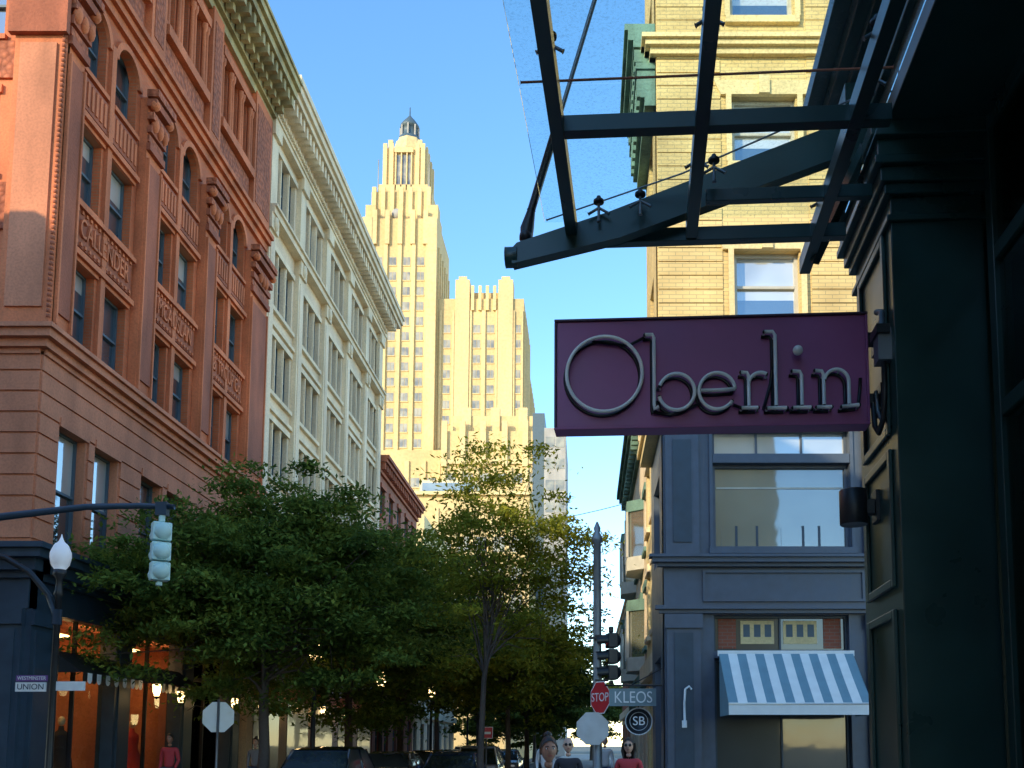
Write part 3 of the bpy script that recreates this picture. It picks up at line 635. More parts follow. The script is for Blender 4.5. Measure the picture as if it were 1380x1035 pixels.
    B.box(-25.5,-7.2,50.5,51.3,.01,.4,'tower2')
    blk(-48,-25.6,168,180,0,54); grid(Face(mb,'y-',168),-47,-26,20,52,7,3.3,1.5,1.7)
    mb.finish('art_deco_tower')
tower()
def mid():
    mb=MB(); 
    mb.box(-22,-6.6,110,122,0,30.5,'tower'); F=Face(mb,'y-',110); grid(F,-21.5,-7,6,29,7,3.4,1.3,1.8,'tower2',.15)
    mb.box(-22.2,-6.4,109.5,122,30.5,30.9,'tan2'); grid(Face(mb,'x+',-6.6),110.5,121.5,6,29,5,3.4,1.3,1.8,'tower2',.15)
    mb.box(-19.6,-13,111,118,30.9,32.6,'cream2'); Face(mb,'y-',111).box(-19.3,-13.2,31.3,32.3,.01,.05,'gb')
    mb.finish('limestone_office_building')
    mb=MB(); mb.box(-5.9,-2.9,132,150,0,46,'grayst'); mb.box(-7.6,-5.91,133,150,0,48.5,'frame'); F=Face(mb,'y-',132)
    z=6
    while z<44: F.box(-5.7,-4.5,z,z+1.5,0,.05,'gt'); F.box(-4.3,-3.1,z,z+1.5,0,.05,'gt'); z+=3.1
    mb.finish('modern_office_block')
    mb=MB(); mb.box(-24,-13,76,88,14.6,20,'tan2'); mb.box(-22,-19.5,77,79,20,24,'grayst'); mb.lathe([(1.5,0),(1.5,3.0),(1.2,3.4),(.1,4.0)],(-18.5,80,22),'grayst',16)
    for x in (-19.5,-17.5):
        for y in (79,81): mb.box(x-.1,x+.1,y-.1,y+.1,20,22,'grayst')
    mb.finish('rooftop_plant')
    # block across the side street, behind the viewer on the left: unseen, tall body sized to cast shade, corner pavilion lowered to pass sun
    mb=MB(); F=Face(mb,'x+',-12); mb.box(-30,-12.34,-60,2.6,0,17.1,'redb'); mb.box(-30,-19.1,2.6,11.66,0,17.1,'redb'); mb.box(-19.1,-12.34,2.6,11.66,0,10.8,'redb')
    cols=[(-58+3*i,-56.6+3*i) for i in range(20)]; rz=[(1,3.4),(5,7),(8.6,10.6),(12,14),(14.8,16.2)]
    F.wall(-60,2.6,0,17.3,[(a,b,cols) for a,b in rz],'redb')
    c2=[(4,5.4),(7,8.4),(9.8,11.2)]; F.wall(2.6,12,0,11.0,[(1,3.4,c2),(5,7,c2),(8,10,c2)],'redb')
    for a,b in cols:
        for z0,z1 in rz: F.win(a,b,z0,z1,sill='cream2')
    for a,b in c2:
        for z0,z1 in ((1,3.4),(5,7),(8,10)): F.win(a,b,z0,z1,sill='cream2')
    F.box(-60,2.6,16.5,17.3,.001,.5,'cream2'); F.box(2.61,12,10.5,11.0,.001,.4,'cream2')
    G=Face(mb,'y+',12); gc=[(-28+3*i,-26.6+3*i) for i in range(3)]; G.wall(-30,-19.1,0,17.3,[(a,b,gc) for a,b in rz],'redb')
    g2=[(-18,-16.6),(-15,-13.6)]; G.wall(-19.1,-12.36,0,11,[(1,3.4,g2),(5,7,g2),(8,10,g2)],'redb')
    for a,b in gc:
        for z0,z1 in rz: G.win(a,b,z0,z1,sill='cream2')
    for a,b in g2:
        for z0,z1 in ((1,3.4),(5,7),(8,10)): G.win(a,b,z0,z1,sill='cream2')
    mb.finish('brick_block_opposite')
mid()

# ------------------------------------------------------------------ ground
def ground():
    mb=MB(); mb.box(-700,700,-700,900,-.6,-.12,'ground'); mb.finish('ground')
    mb=MB(); mb.box(-7.4,-3.2,-80,160,-.116,-.02,'asph'); mb.finish('main_street_road')
    mb=MB(); mb.box(-60,-7.401,12.9,19.4,-.116,-.024,'asph'); mb.box(-3.199,60,12.9,19.4,-.116,-.024,'asph'); mb.finish('cross_street_road')
    mb=MB()
    for (x0,x1) in ((-12.4,-7.4),(-3.2,3.4)):
        for (y0,y1) in ((-80,12.9),(19.4,160)):
            k0=x0+.15 if x0>-5 else x0; k1=x1-.15 if x0<-5 else x1
            mb.box(k0,k1,y0 if y0<0 else y0+.15,y1 if y1>100 else y1-.15,-.118,.1,'pave')
            if x0<-5: mb.box(x1-.15,x1,y0,y1,-.117,.104,'kerb')
            else: mb.box(x0,x0+.15,y0,y1,-.117,.104,'kerb')
            if y0>0: mb.box(k0,k1,y0,y0+.15,-.117,.104,'kerb')
            else: mb.box(k0,k1,y1-.15,y1,-.117,.104,'kerb')
    mb.finish('pavement')
    mb=MB()
    for i in range(6): mb.box(-7.2+.68*i,-6.85+.68*i,19.6,21.4,-.018,-.014,'white')
    for i in range(8): mb.box(-7.15,-4.96,23.3+6*i,23.4+6*i,-.018,-.014,'white')
    mb.box(-7.2,-3.4,12.0,12.4,-.018,-.014,'white'); mb.box(-4.95,-4.85,23.2,90,-.0179,-.013,'white')
    mb.finish('road_markings')
ground()

# ------------------------------------------------------------------ restaurant front (right, near)
ANG=-math.atan(77/1300)
def front():
    root=empty('restaurant_building',rot=ANG)
    mb=MB(); Xf=1.13
    F=Face(mb,'x-',Xf)
    def pil(y0,y1):
        mb.box(Xf,Xf+.41,y0,y1,0,4.12,'green')
        for (z0,z1) in ((2.35,2.98),(3.05,4.0),(.6,2.25)):
            F.box(y0+.1,y0+.14,z0,z1,.0,.018,'green'); F.box(y1-.14,y1-.1,z0,z1,.0,.018,'green'); F.box(y0+.14,y1-.14,z0,z0+.04,.0,.018,'green'); F.box(y0+.14,y1-.14,z1-.04,z1,.0,.018,'green')
        mb.box(Xf-.03,Xf+.43,y0-.03,y1+.03,0,.35,'green')
        for z0,z1,e in [(4.0,4.03,.02),(4.12,4.17,.03),(4.17,4.24,.05),(4.24,4.28,.08),(4.28,4.36,.065),(4.36,4.43,.1)]:
            mb.box(Xf-e,Xf+.41+e*.6,y0-e,y1+e,z0,z1,'green')
    for y in (4.22,.9,-2.4): pil(y,y+.71)
    for z0,z1,x in [(4.43,4.62,Xf-.02),(4.62,4.66,Xf-.05),(4.66,4.95,Xf-.035),(4.95,5.0,Xf-.08),(5.0,5.1,Xf-.14),(5.1,5.2,Xf-.22)]:
        mb.box(x,Xf+3,-6,4.95+(Xf-x),z0,z1,'green')
    mb.box(Xf+.02,Xf+6,-12,4.93,5.2,15,'tan')
    mb.box(Xf+.415,Xf+6,4.6,4.92,0,4.43,'green')
    for (a,b) in ((-1.65,.86),(1.65,4.18)):
        x=Xf+.41
        mb.box(x,x+.08,a,b,0,.45,'green')
        mb.box(x+.02,x+.03,a,b,.45,4.43,'glz')
        mb.box(x+.12,x+.13,a,b,.45,3.75,'gback')  # pale panel added behind the glass to make it look brighter
        for q in np.arange(a+.1,b,.5): mb.box(x+.095,x+.115,q,q+.16,2.5,2.9,'purple')  # purple patches stand in for shapes reflected in the glass
        for z in (.45,3.05,3.75,4.36): mb.box(x,x+.06,a,b,z,z+.07,'green')
        for y in (a,(a+b)/2,b-.07): mb.box(x-.005,x+.065,y,y+.07,.45,4.43,'green')
    mb.box(Xf+2.2,Xf+2.3,-6,4.6,0,4.4,'framew')
    mb.box(Xf+.56,Xf+2.2,-6,4.6,4.0,4.1,'black')
    mb.finish('facade',root,bevel=.006)
    c=MB()
    def bar(p,q,w,h,k='green'):
        p=Vector(p);q=Vector(q);t=(q-p).normalized(); up=Vector((0,0,1)); a=t.cross(up).normalized(); b=a.cross(t).normalized()
        vs=[P+a*sx*w/2+b*sz*h/2 for P in (p,q) for sx,sz in ((-1,-1),(1,-1),(1,1),(-1,1))]
        c.add(vs,[(0,1,2,3),(7,6,5,4),(0,4,5,1),(1,5,6,2),(2,6,7,3),(3,7,4,0)],k)
    for y in (4.47,-.6):
        prof=[(-.62,3.975),(-.10,4.09),(1.06,4.50),(1.06,4.66),(.98,4.64),(-.16,4.215),(-.60,4.075),(-.64,4.03)]
        c.prism(prof,y-.035,y+.035,'green','xz')
        c.tube([(-.66,y,4.02),(-.6,y,4.02)],.05,'green',10)
        c.box(.98,1.09,y-.09,y+.09,4.4,4.8,'green')
        c.tube([(-.56,y,4.08),(-.555,y,4.17),(-.535,y,4.26)],[.028,.034,.02],'black',10); c.sphere((-.56,y,4.12),(.035,.045,.035),'black',10)
        e=Vector((1.1,y-1.5,8.5)); s=Vector((-.535,y,4.26)); c.tube([s,s+(e-s)*.08],.02,'black',8); c.tube([s+(e-s)*.08,e],.011,'pole',8)
    for x in (-.335,.248,.86): bar((x,-.9,4.15),(x,4.5 if x<.8 else 4.9,4.15),.055,.085)
    for y in (4.56,3.68,2.5,1.3,.1): bar((-.33,y,4.15),(1.0,y,4.15),.055,.07)
    bar((.3,4.22,4.15),(1.05,4.22,4.15),.04,.06)
    bar((.88,4.75,4.1),(1.05,4.3,4.42),.04,.06)
    for (x,y) in ((.0,4.35),(.25,4.05),(.33,4.1),(.86,4.4),(.86,3.3),(-.2,4.4),(.9,3.55),(-.33,3.3),(.25,3.2)):
        c.tube([(x,y,4.15),(x,y,4.265)],.008,'pole',6); c.lathe([(.0,0),(.026,.004),(.026,.018),(.012,.03),(.01,.04)],(x,y,4.24),'black',12)
        c.tube([(x-.05,y,4.19),(x,y,4.22),(x+.05,y,4.19)],.008,'pole',6)
    c.tube([(-.48,3.62,4.31),(1.0,3.62,4.31)],.006,'terra_d',6)
    c.tube([(-.47,4.58,4.27),(.2,4.3,4.32),(1.0,3.9,4.42)],.005,'pole',6)
    c.finish('canopy_frame',root,bevel=.004)
    g=MB()
    for (a,b) in ((3.63,4.63),(2.3,3.61),(1.0,2.28),(-.3,.98)): g.box(-.485,1.02,a,b,4.285,4.297,'cglass')
    g.finish('canopy_glass',root)
    s=MB(); yc=4.62
    s.lathe([(.062,0),(.066,.004),(.066,.166),(.062,.17)],(Xf-.115,yc,2.70),'black',24); s.box(Xf-.06,Xf-.018,yc-.03,yc+.03,2.75,2.82,'black'); s.box(Xf-.018,Xf+.001,yc-.05,yc+.05,2.71,2.86,'black')
    s.finish('wall_sconce',root,bevel=.002)
front()

# neon blade sign
def blade():
    root=empty('purple_neon_sign',rot=ANG)
    x0,x1,z0,z1=-.417,1.068,3.14,3.685; y=4.5
    mb=MB(); mb.box(x0+.012,x1-.012,y-.05,y+.05,z0+.012,z1-.012,'purple')
    t=.012
    mb.box(x0,x1,y-.062,y+.062,z1-t,z1,'purpled'); mb.box(x0,x1,y-.056,y+.056,z0,z0+t,'purple'); mb.box(x0,x0+t,y-.056,y+.056,z0+t,z1-t,'purpled'); mb.box(x1-t,x1,y-.056,y+.056,z0+t,z1-t,'purple')
    mb.finish('cabinet',root,bevel=.003)
    # lettering laid out in units of 1/415 of the panel width, inset a little on the right and top
    k=(x1-x0)/415
    def P(u,v): return (x0+(u-748)*k*.978+.001, z0+(583-v)*k*.985-.025)
    def arc(cx,cy,rx,ry,a0,a1,n=28): return [(cx+rx*math.cos(R(a0+(a1-a0)*i/n)),cy-ry*math.sin(R(a0+(a1-a0)*i/n))) for i in range(n+1)]
    S=[]
    S.append((arc(817,504,51,52,0,360,48)[:-1],True))
    S.append(([(872,451),(882,451),(884,456),(884,548),(884,554),(890,551)],False))
    S.append((arc(914,531,24,25,160,-165,30),False))
    S.append(([(946,530),(970,530),(992,529)]+arc(968,531,24,25,5,325,28),False))
    S.append(([(1000,506),(1008,507),(1010,512),(1010,553)],False)); S.append(([(1000,555),(1022,555)],False)); S.append((arc(1026,524,16,17,175,60,12),False))
    S.append(([(1032,451),(1043,451),(1046,456),(1046,553)],False)); S.append(([(1034,556),(1060,556)],False))
    S.append(([(1068,506),(1078,507),(1080,512),(1080,553)],False)); S.append(([(1068,556),(1092,556)],False))
    S.append(([(1098,506),(1107,507),(1109,512),(1109,553)],False)); S.append(([(1099,556),(1119,556)],False))
    S.append((arc(1126,522,16,17,170,0,16)+[(1142,553)],False)); S.append(([(1132,556),(1155,554)],False))
    n=MB()
    for pts,cl in S:
        w=[P(*p) for p in pts]
        n.tube([(a,y-.098,b) for a,b in w],.0088,'tube',10,close=cl)
        n.tube([(a-.011,y-.057,b-.007) for a,b in w],.0085,'tubeb',8,close=cl)  # dark offset copies painted as the tubes' shadow on the panel
        for j in (0,len(w)//2,len(w)-1): n.tube([(w[j][0],y-.05,w[j][1]),(w[j][0],y-.098,w[j][1])],.006,'tube',6)
        if not cl:
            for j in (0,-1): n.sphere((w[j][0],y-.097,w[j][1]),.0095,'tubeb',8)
    c=P(1076,478); n.sphere((c[0],y-.1,c[1]),.024,'tube',20)
    for seg in ([(872,451),(850,462),(800,455)],[(884,556),(905,560),(946,545)],[(1010,556),(1000,552),(990,548)],[(1046,470),(1040,520),(1030,555)],[(1155,554),(1158,530),(1159,515)],[(1060,556),(1068,557)],[(1092,556),(1099,557)]):
        n.tube([(P(*p)[0],y-.07,P(*p)[1]) for p in seg],.008,'tubeb',8)
    n.finish('neon_lettering',root)
    b=MB(); 
    for z in (3.57,3.27): b.box(x1,1.125,y-.03,y+.03,z-.025,z+.025,'black'); b.box(1.112,1.132,y-.08,y+.08,z-.06,z+.06,'black')
    b.box(1.07,1.13,4.27,4.36,3.38,3.53,'pole'); b.box(1.06,1.12,4.25,4.38,3.5,3.54,'black')
    b.tube([(1.10,4.30,3.38),(1.10,4.30,3.25),(1.095,4.32,3.12),(1.085,4.37,3.07),(1.08,4.42,3.12),(1.085,4.45,3.2),(1.09,4.48,3.25)],.013,'black',8)
    b.tube([(1.115,4.34,3.38),(1.115,4.35,3.2),(1.11,4.4,3.13),(1.10,4.44,3.2),(1.10,4.46,3.3)],.010,'pole',8)
    b.tube([(1.1,4.31,3.54),(1.1,4.31,3.62),(1.1,4.4,3.66)],.014,'pole',8)
    b.finish('bracket_and_conduit',root)
blade()

# ------------------------------------------------------------------ street furniture
def globe_lamp(x,y,zg,lit=False,arm=False,r=.2):
    root=empty('street_lamp',(x,y,.1)); zg-=.1
    mb=MB(); mb.lathe([(.2,0),(.2,.1),(.16,.15),(.15,.5),(.1,.6),(.075,.8),(.06,zg-.75),(.1,zg-.7),(.07,zg-.6),(.06,zg-.4),(.13,zg-.3),(.12,zg-.2)],(0,0,0),'black',14)
    mb.finish('post',root)
    g=MB(); g.lathe([(.1,-.2),(.17,-.1),(r,.05),(r*.97,.15),(r*.7,.28),(.1,.33)],(0,0,zg),'warm' if lit else 'globe',16); g.lathe([(.09,.33),(.05,.38),(.02,.46),(.005,.52)],(0,0,zg),'black' if lit else 'globe',12)
    g.finish('globe',root)
    if arm:
        a=MB(); a.tube([(0,0,4.05),(-.2,0,4.5),(-.6,0,4.95),(-1.1,0,5.25),(-2.2,0,5.45),(-3.4,0,5.5)],[.07,.065,.06,.06,.055,.05],'black',10); a.lathe([(.09,0),(.09,.3)],(0,0,3.9),'black',12); a.finish('curved_arm',root)
    return root
lampL=globe_lamp(-10.45,18.9,5.3,arm=True)
globe_lamp(-7.62,27,4.2,lit=True,r=.17); globe_lamp(-7.65,36,4.0,lit=True,r=.17); globe_lamp(-7.7,48,4.2,lit=True,r=.17); globe_lamp(-8.1,66,4.75)
sg=MB(); sg.box(-.72,-.1,-.04,-.02,2.78,2.9,'vio'); sg.box(-.72,-.12,-.045,-.015,2.58,2.76,'white'); sg.box(.05,.62,-.02,.02,2.6,2.78,'white')
o=sg.finish('street_name_signs',lampL); text('WESTMINSTER',.1,(-.41,-.046,2.84),(R(90),0,0),'white',.002,lampL,'lettering',.85); text('UNION',.16,(-.42,-.05,2.67),(R(90),0,0),'navyd',.002,lampL,'lettering')
def signal(name,x,y,z,rot,mat,parts=3,s=1.0):
    root=empty(name,(x,y,z),rot)
    mb=MB()
    for i in range(3):
        c=-.18-.36*i
        mb.box(-.16,.16,-.1,.12,c-.165,c+.165,mat)
        mb.sphere((0,.11,c),(.15,.12,.155),mat,14)
        n=12;vs=[]
        for j in range(n+1):
            q=math.pi*(-.15+1.3*j/n); vs+= [(.135*math.cos(q),-.1,c+.135*math.sin(q)),(.13*math.cos(q),-.1-.26,c+.13*math.sin(q)-.02)]
        mb.add(vs,[(2*j,2*j+1,2*j+3,2*j+2) for j in range(n)],mat)
        mb.lathe([(.12,-.105),(.1,-.125)],(0,0,c),('red','yellow','leaf')[i],16,'y')
    mb.box(-.05,.05,-.05,.05,0,.14,mat); mb.box(-.05,.05,-.05,.05,-1.16,-1.08,mat)
    mb.finish('housing',root,bevel=.02); return root
r=signal('traffic_signal',-7.62,17.0,5.62,R(215),'teal'); 
ma=MB(); ma.lathe([(.2,0),(.2,.2),(.13,.3),(.1,5.0)],(-13.5,17.0,.1),'navyd',14)
ma.tube([(-13.5,17,4.8),(-13.0,17,5.3),(-12,17,5.5),(-10.5,17,5.72),(-9,17,5.9),(-8,17,5.92),(-7.4,17,5.9)],[.1,.09,.08,.07,.06,.055,.05],'navyd',12); ma.box(-7.72,-7.52,16.93,17.07,5.74,5.98,'navyd')
ma.finish('signal_mast_arm')
def octagon(name,x,y,z,rot,front='red',label='STOP',pole=True,top=None):
    root=empty(name,(x,y,0),rot)
    mb=MB(); P=[(.375*1.03*math.cos(R(22.5+45*i)),z+.375*1.03*math.sin(R(22.5+45*i))) for i in range(8)]; Q=[(a*.94,z+(b-z)*.94) for a,b in P]
    mb.prism(P,-.003,.0,'alum'); mb.prism(P,-.006,-.0035,'white'); mb.prism(Q,-.009,-.0065,front)
    if pole: mb.tube([(0,.03,.1),(0,.03,top or z+.42)],.03,'pole',8)
    mb.finish('plate',root); text(label,.27,(0,-.012,z),(R(90),0,0),'white',.002,root,'lettering'); return root
octagon('stop_sign',.31,21.3,2.68,R(-55),pole=False)
octagon('stop_sign',.14,21.35,2.0,R(170),pole=False)
octagon('stop_sign',-8.75,23,2.3,R(190))
pl=MB(); pl.lathe([(.16,0),(.16,.3),(.11,.4),(.095,4),(.085,6.1),(.12,6.15),(.12,6.25),(.06,6.35),(.08,6.45),(.02,6.6)],(.25,21.6,.1),'pole',14)
pl.box(.05,.25,21.44,21.55,4.0,4.05,'black'); pl.box(.2,.5,21.5,21.56,4.05,4.1,'black'); pl.box(.2,.5,21.5,21.56,3.05,3.1,'black'); pl.finish('signal_pole')
signal('traffic_signal',.56,21.55,4.15,R(-75),'black')
dn=MB(); dn.box(-.22,.22,-.004,0,1.95,2.35,'white'); dn.box(-.2,.2,-.009,-.005,1.97,2.33,'red'); dn.box(-.15,.15,-.013,-.0095,2.1,2.18,'white'); dn.tube([(0,.03,.1),(0,.03,2.4)],.025,'pole',8); dn.finish('do_not_enter_sign',loc=(-3.4,33,-.1))
k=MB(); k.box(.5,1.52,20.96,21.0,2.48,2.86,'kleos'); k.tube([(.4,20.98,2.93),(1.66,20.98,2.93)],.02,'black',8); k.tube([(1.66,20.98,3.3),(1.0,20.98,2.95)],.012,'black',6)
for x in (.7,1.3): k.tube([(x,20.98,2.93),(x,20.98,2.86)],.008,'black',6)
o=k.finish('hanging_shop_sign',loc=(0,0,0)); text('KLEOS',.36,(1.02,20.95,2.66),(R(90),0,0),'white',.002,o,'lettering',.8)
k=MB(); k.lathe([(.3,-.03),(.3,.03)],(1.14,21.0,2.15),'white',32,'y'); k.lathe([(.275,-.036),(.275,.036)],(1.14,21.0,2.15),'black',32,'y'); k.lathe([(.2,-.04),(.2,.04)],(1.14,21.0,2.15),'white',32,'y'); k.lathe([(.188,-.044),(.188,.044)],(1.14,21.0,2.15),'black',32,'y'); k.tube([(1.14,21.0,2.45),(1.14,21.0,2.48)],.012,'black',6)
o=k.finish('round_shop_sign'); text('SB',.27,(1.14,20.953,2.15),(R(90),0,0),'white',.002,o,'lettering')
k=MB(); k.tube([(-12+14*t/12,58-6*t/12,14.2+.6*((t-6)/6)**2) for t in range(13)],.02,'black',5); k.finish('overhead_cable')
# ------------------------------------------------------------------ trees
def tree(name,x,y,trunk,cz,rx,ry,rz,nc,lp,mat,seed,leaf=(.17,.065),clump=(.75,.26),lean=(0,0),tr=.14,shell=.45,drop=0):
    rs=np.random.RandomState(seed); root=empty(name,(x,y,.1))
    C=[]
    ph=rs.rand(6)*6.28
    while len(C)<nc:
        d=rs.normal(size=3); d/=np.linalg.norm(d)
        az=math.atan2(d[1],d[0]); lob=1+.16*math.sin(3*az+ph[0])+.12*math.sin(5*az+ph[1])+.12*math.sin(4*d[2]*2+ph[2])
        rr=(shell+(1-shell)*rs.rand()**.6)*lob*(.85+.3*rs.rand())
        if d[2]<-.55 and rs.rand()<.6: continue
        C.append((lean[0]+d[0]*rx*rr,lean[1]+d[1]*ry*rr,cz+d[2]*rz*rr))
    C=np.array(C)
    tb=MB(); top=Vector((lean[0]*.5,lean[1]*.5,cz-.1*rz))
    b0=Vector((0,0,0)); pts=[b0,Vector((.03,.02,trunk*.5)),Vector((lean[0]*.15,0,trunk)),(Vector((lean[0]*.15,0,trunk))+top)/2+Vector((.1,.05,0)),top]
    tb.tube(pts,[tr*1.35,tr,tr*.85,tr*.6,tr*.35],'bark',9)
    for i in range(min(nc,46)):
        c=Vector(C[i]); t=rs.rand()
        st=pts[2].lerp(pts[4],t*.95); mid=(st+c)/2+Vector((rs.normal()*.15,rs.normal()*.15,.25+.1*rs.rand()))
        w=tr*.38*(1-.5*t)
        tb.tube([st,st.lerp(mid,.5)+Vector((0,0,.08)),mid,c],[w,w*.75,w*.5,w*.15],'bark',5)
        for j in range(2):
            c2=Vector(C[rs.randint(nc)])
            if (c2-mid).length<rx*.8: tb.tube([mid,(mid+c2)/2+Vector((0,0,.1)),c2],[w*.4,w*.25,w*.08],'bark',4)
    tb.finish('trunk_and_limbs',root)
    n=nc*lp
    cs=(.6+.8*rs.rand(nc,1)); idx=np.repeat(np.arange(nc),lp)
    g=rs.normal(size=(n,3)); 
    off=g*np.array([clump[0],clump[0],clump[1]])*.55*cs[idx]
    rad=np.sqrt(off[:,0]**2+off[:,1]**2); off[:,2]-= .28*rad**1.5
    cen=C[idx]+off
    az=rs.rand(n)*6.283; L0=leaf[0]*(.6+.8*rs.rand(n)); W0=leaf[1]*(.6+.8*rs.rand(n))
    dr=-.35+.45*rs.normal(size=n)
    u=np.stack([np.cos(az)*np.cos(dr),np.sin(az)*np.cos(dr),np.sin(dr)],1)
    h=np.stack([-np.sin(az),np.cos(az),np.zeros(n)],1); roll=rs.normal(size=n)*.6
    w=np.cross(u,h); side=h*np.cos(roll)[:,None]+w*np.sin(roll)[:,None]
    U=u*L0[:,None]/2; Sd=side*W0[:,None]/2
    V=np.stack([cen-U,cen+Sd*1.0-U*.1,cen+U,cen-Sd*1.0-U*.1],1).reshape(-1,3)
    me=bpy.data.meshes.new(name+'_foliage'); me.vertices.add(4*n); me.vertices.foreach_set('co',V.astype(np.float32).ravel())
    me.loops.add(4*n); me.loops.foreach_set('vertex_index',np.arange(4*n,dtype=np.int32)); me.polygons.add(n); me.polygons.foreach_set('loop_start',np.arange(0,4*n,4,dtype=np.int32)); me.polygons.foreach_set('loop_total',np.full(n,4,dtype=np.int32))
    me.materials.append(M[mat]); me.update(); me.validate()
    o=bpy.data.objects.new('crown_foliage',me); sc.collection.objects.link(o); o.parent=root
tree('locust_tree',-8.2,24.6,2.7,5.4,3.9,3.2,2.8,330,280,'leaf',1,leaf=(.16,.07),lean=(-.2,0),shell=.4,clump=(.7,.2))
tree('locust_tree',-8.0,32.5,3.0,5.7,4.3,3.9,3.2,300,210,'leaf',2,leaf=(.20,.09),shell=.4,clump=(.75,.22))
tree('locust_tree',-7.9,41,3.0,6.0,4.4,3.9,3.2,240,140,'leaf',3,leaf=(.26,.12))
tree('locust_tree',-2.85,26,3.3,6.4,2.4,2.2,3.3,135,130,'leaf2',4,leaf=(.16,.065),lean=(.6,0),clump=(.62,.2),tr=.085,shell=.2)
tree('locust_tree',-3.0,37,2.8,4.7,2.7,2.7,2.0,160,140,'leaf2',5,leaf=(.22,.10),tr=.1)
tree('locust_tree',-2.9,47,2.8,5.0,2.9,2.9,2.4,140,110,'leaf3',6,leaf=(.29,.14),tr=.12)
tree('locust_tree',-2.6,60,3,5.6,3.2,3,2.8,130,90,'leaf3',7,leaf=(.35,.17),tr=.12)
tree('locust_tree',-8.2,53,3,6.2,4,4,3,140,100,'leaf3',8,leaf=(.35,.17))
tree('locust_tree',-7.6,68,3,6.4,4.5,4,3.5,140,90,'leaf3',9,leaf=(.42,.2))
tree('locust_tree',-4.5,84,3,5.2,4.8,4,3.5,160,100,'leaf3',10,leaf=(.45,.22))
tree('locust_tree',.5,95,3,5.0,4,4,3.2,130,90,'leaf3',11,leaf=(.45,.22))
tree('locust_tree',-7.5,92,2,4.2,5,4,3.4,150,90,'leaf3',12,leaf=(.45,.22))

# ------------------------------------------------------------------ vehicles
def car(x,y,rot,mat,suv=False,L_=4.4):
    root=empty('parked_car',(x,y,-.02),rot); H=1.62 if suv else 1.45; W=.88
    mb=MB()
    st=[(-2.2,.70,.42,.66,.62),(-2.1,.82,.28,.78,.78),(-1.6,W,.24,.84,.88),(-.9,W,.22,.86,.93),(.3,W,.22,.87,.96),(1.4,W,.22,.86,.98),(1.95,W-.03,.26,.82,.96),(2.18,.78,.34,.72,.86),(2.22,.7,.45,.66,.7)]
    vs=[]
    for (yy,w,z0,wb,zb) in st:
        zm=(z0+zb)/2
        vs+=[(-w*.9,yy,z0),(-w,yy,zm),(-wb,yy,zb-.04),(-wb*.85,yy,zb),(wb*.85,yy,zb),(wb,yy,zb-.04),(w,yy,zm),(w*.9,yy,z0)]
    n=8;fs=[(i*n+j,i*n+(j+1)%n,(i+1)*n+(j+1)%n,(i+1)*n+j) for i in range(len(st)-1) for j in range(n)]+[tuple(range(n)),tuple(reversed(range((len(st)-1)*n,len(st)*n)))]
    mb.add(vs,fs,mat,True)
    ra=1.9 if suv else 1.55
    mb.add([(-.82,-1.15,.92),(.82,-1.15,.92),(.66,-.35,H-.08),(-.66,-.35,H-.08),(.65,ra-.6,H-.07),(-.65,ra-.6,H-.07),(.8,ra+.2,.95),(-.8,ra+.2,.95)],
           [(0,1,2,3),(3,2,4,5),(5,4,6,7),(0,3,5,7),(1,6,4,2)],'g')
    mb.add([(-.67,-.4,H-.09),(.67,-.4,H-.09),(.6,-.15,H-.01),(-.6,-.15,H-.01),(.6,.5,H),(-.6,.5,H),(.66,ra-.55,H-.07),(-.66,ra-.55,H-.07),(.69,.5,H-.06),(-.69,.5,H-.06)],
           [(0,1,2,3),(3,2,4,5),(5,4,6,7),(0,3,5,9),(9,5,7),(1,8,4,2),(8,6,4)],mat,True)
    for s in (-1,1):
        for p,q in (((.81,-1.12,.93),(.665,-.37,H-.08)),((.80,.35,.95),(.665,.35,H-.07)),((.79,ra+.15,.96),(.66,ra-.58,H-.08))):
            mb.tube([(s*p[0],p[1],p[2]),(s*q[0],q[1],q[2])],.035,mat,6)
        for yy in (-1.4,1.35):
            mb.lathe([(.2,-.11),(.31,-.1),(.33,0),(.31,.1),(.2,.11)],(s*.78,yy,.33),'tyre',20,'x'); mb.lathe([(.02,.1),(.19,.115),(.2,.12)] if s>0 else [(.02,-.1),(.19,-.115),(.2,-.12)],(s*.78,yy,.33),'alum',16,'x')
        mb.sphere((s*.98,-.75,.98),(.1,.07,.07),mat,8); mb.sphere((s*.6,-2.12,.66),(.16,.08,.07),'globe',8); mb.box(s*.5,s*.74,2.17,2.235,.66,.8,'tail')
    mb.box(-.45,.45,-2.235,-2.16,.42,.58,'black'); mb.box(-.25,.25,2.21,2.235,.5,.62,'white')
    mb.finish('body',root)
car(-6.25,24.2,R(180),'car_b',True); car(-6.3,32,R(180),'car_s'); car(-6.3,39.5,R(180),'car_b'); car(-4.15,30.5,0,'car_bl'); car(-4.2,38,0,'car_w',True); car(-4.1,48,0,'car_s'); car(-6.3,46,R(180),'car_w'); car(-6.3,53,R(180),'car_s',True)

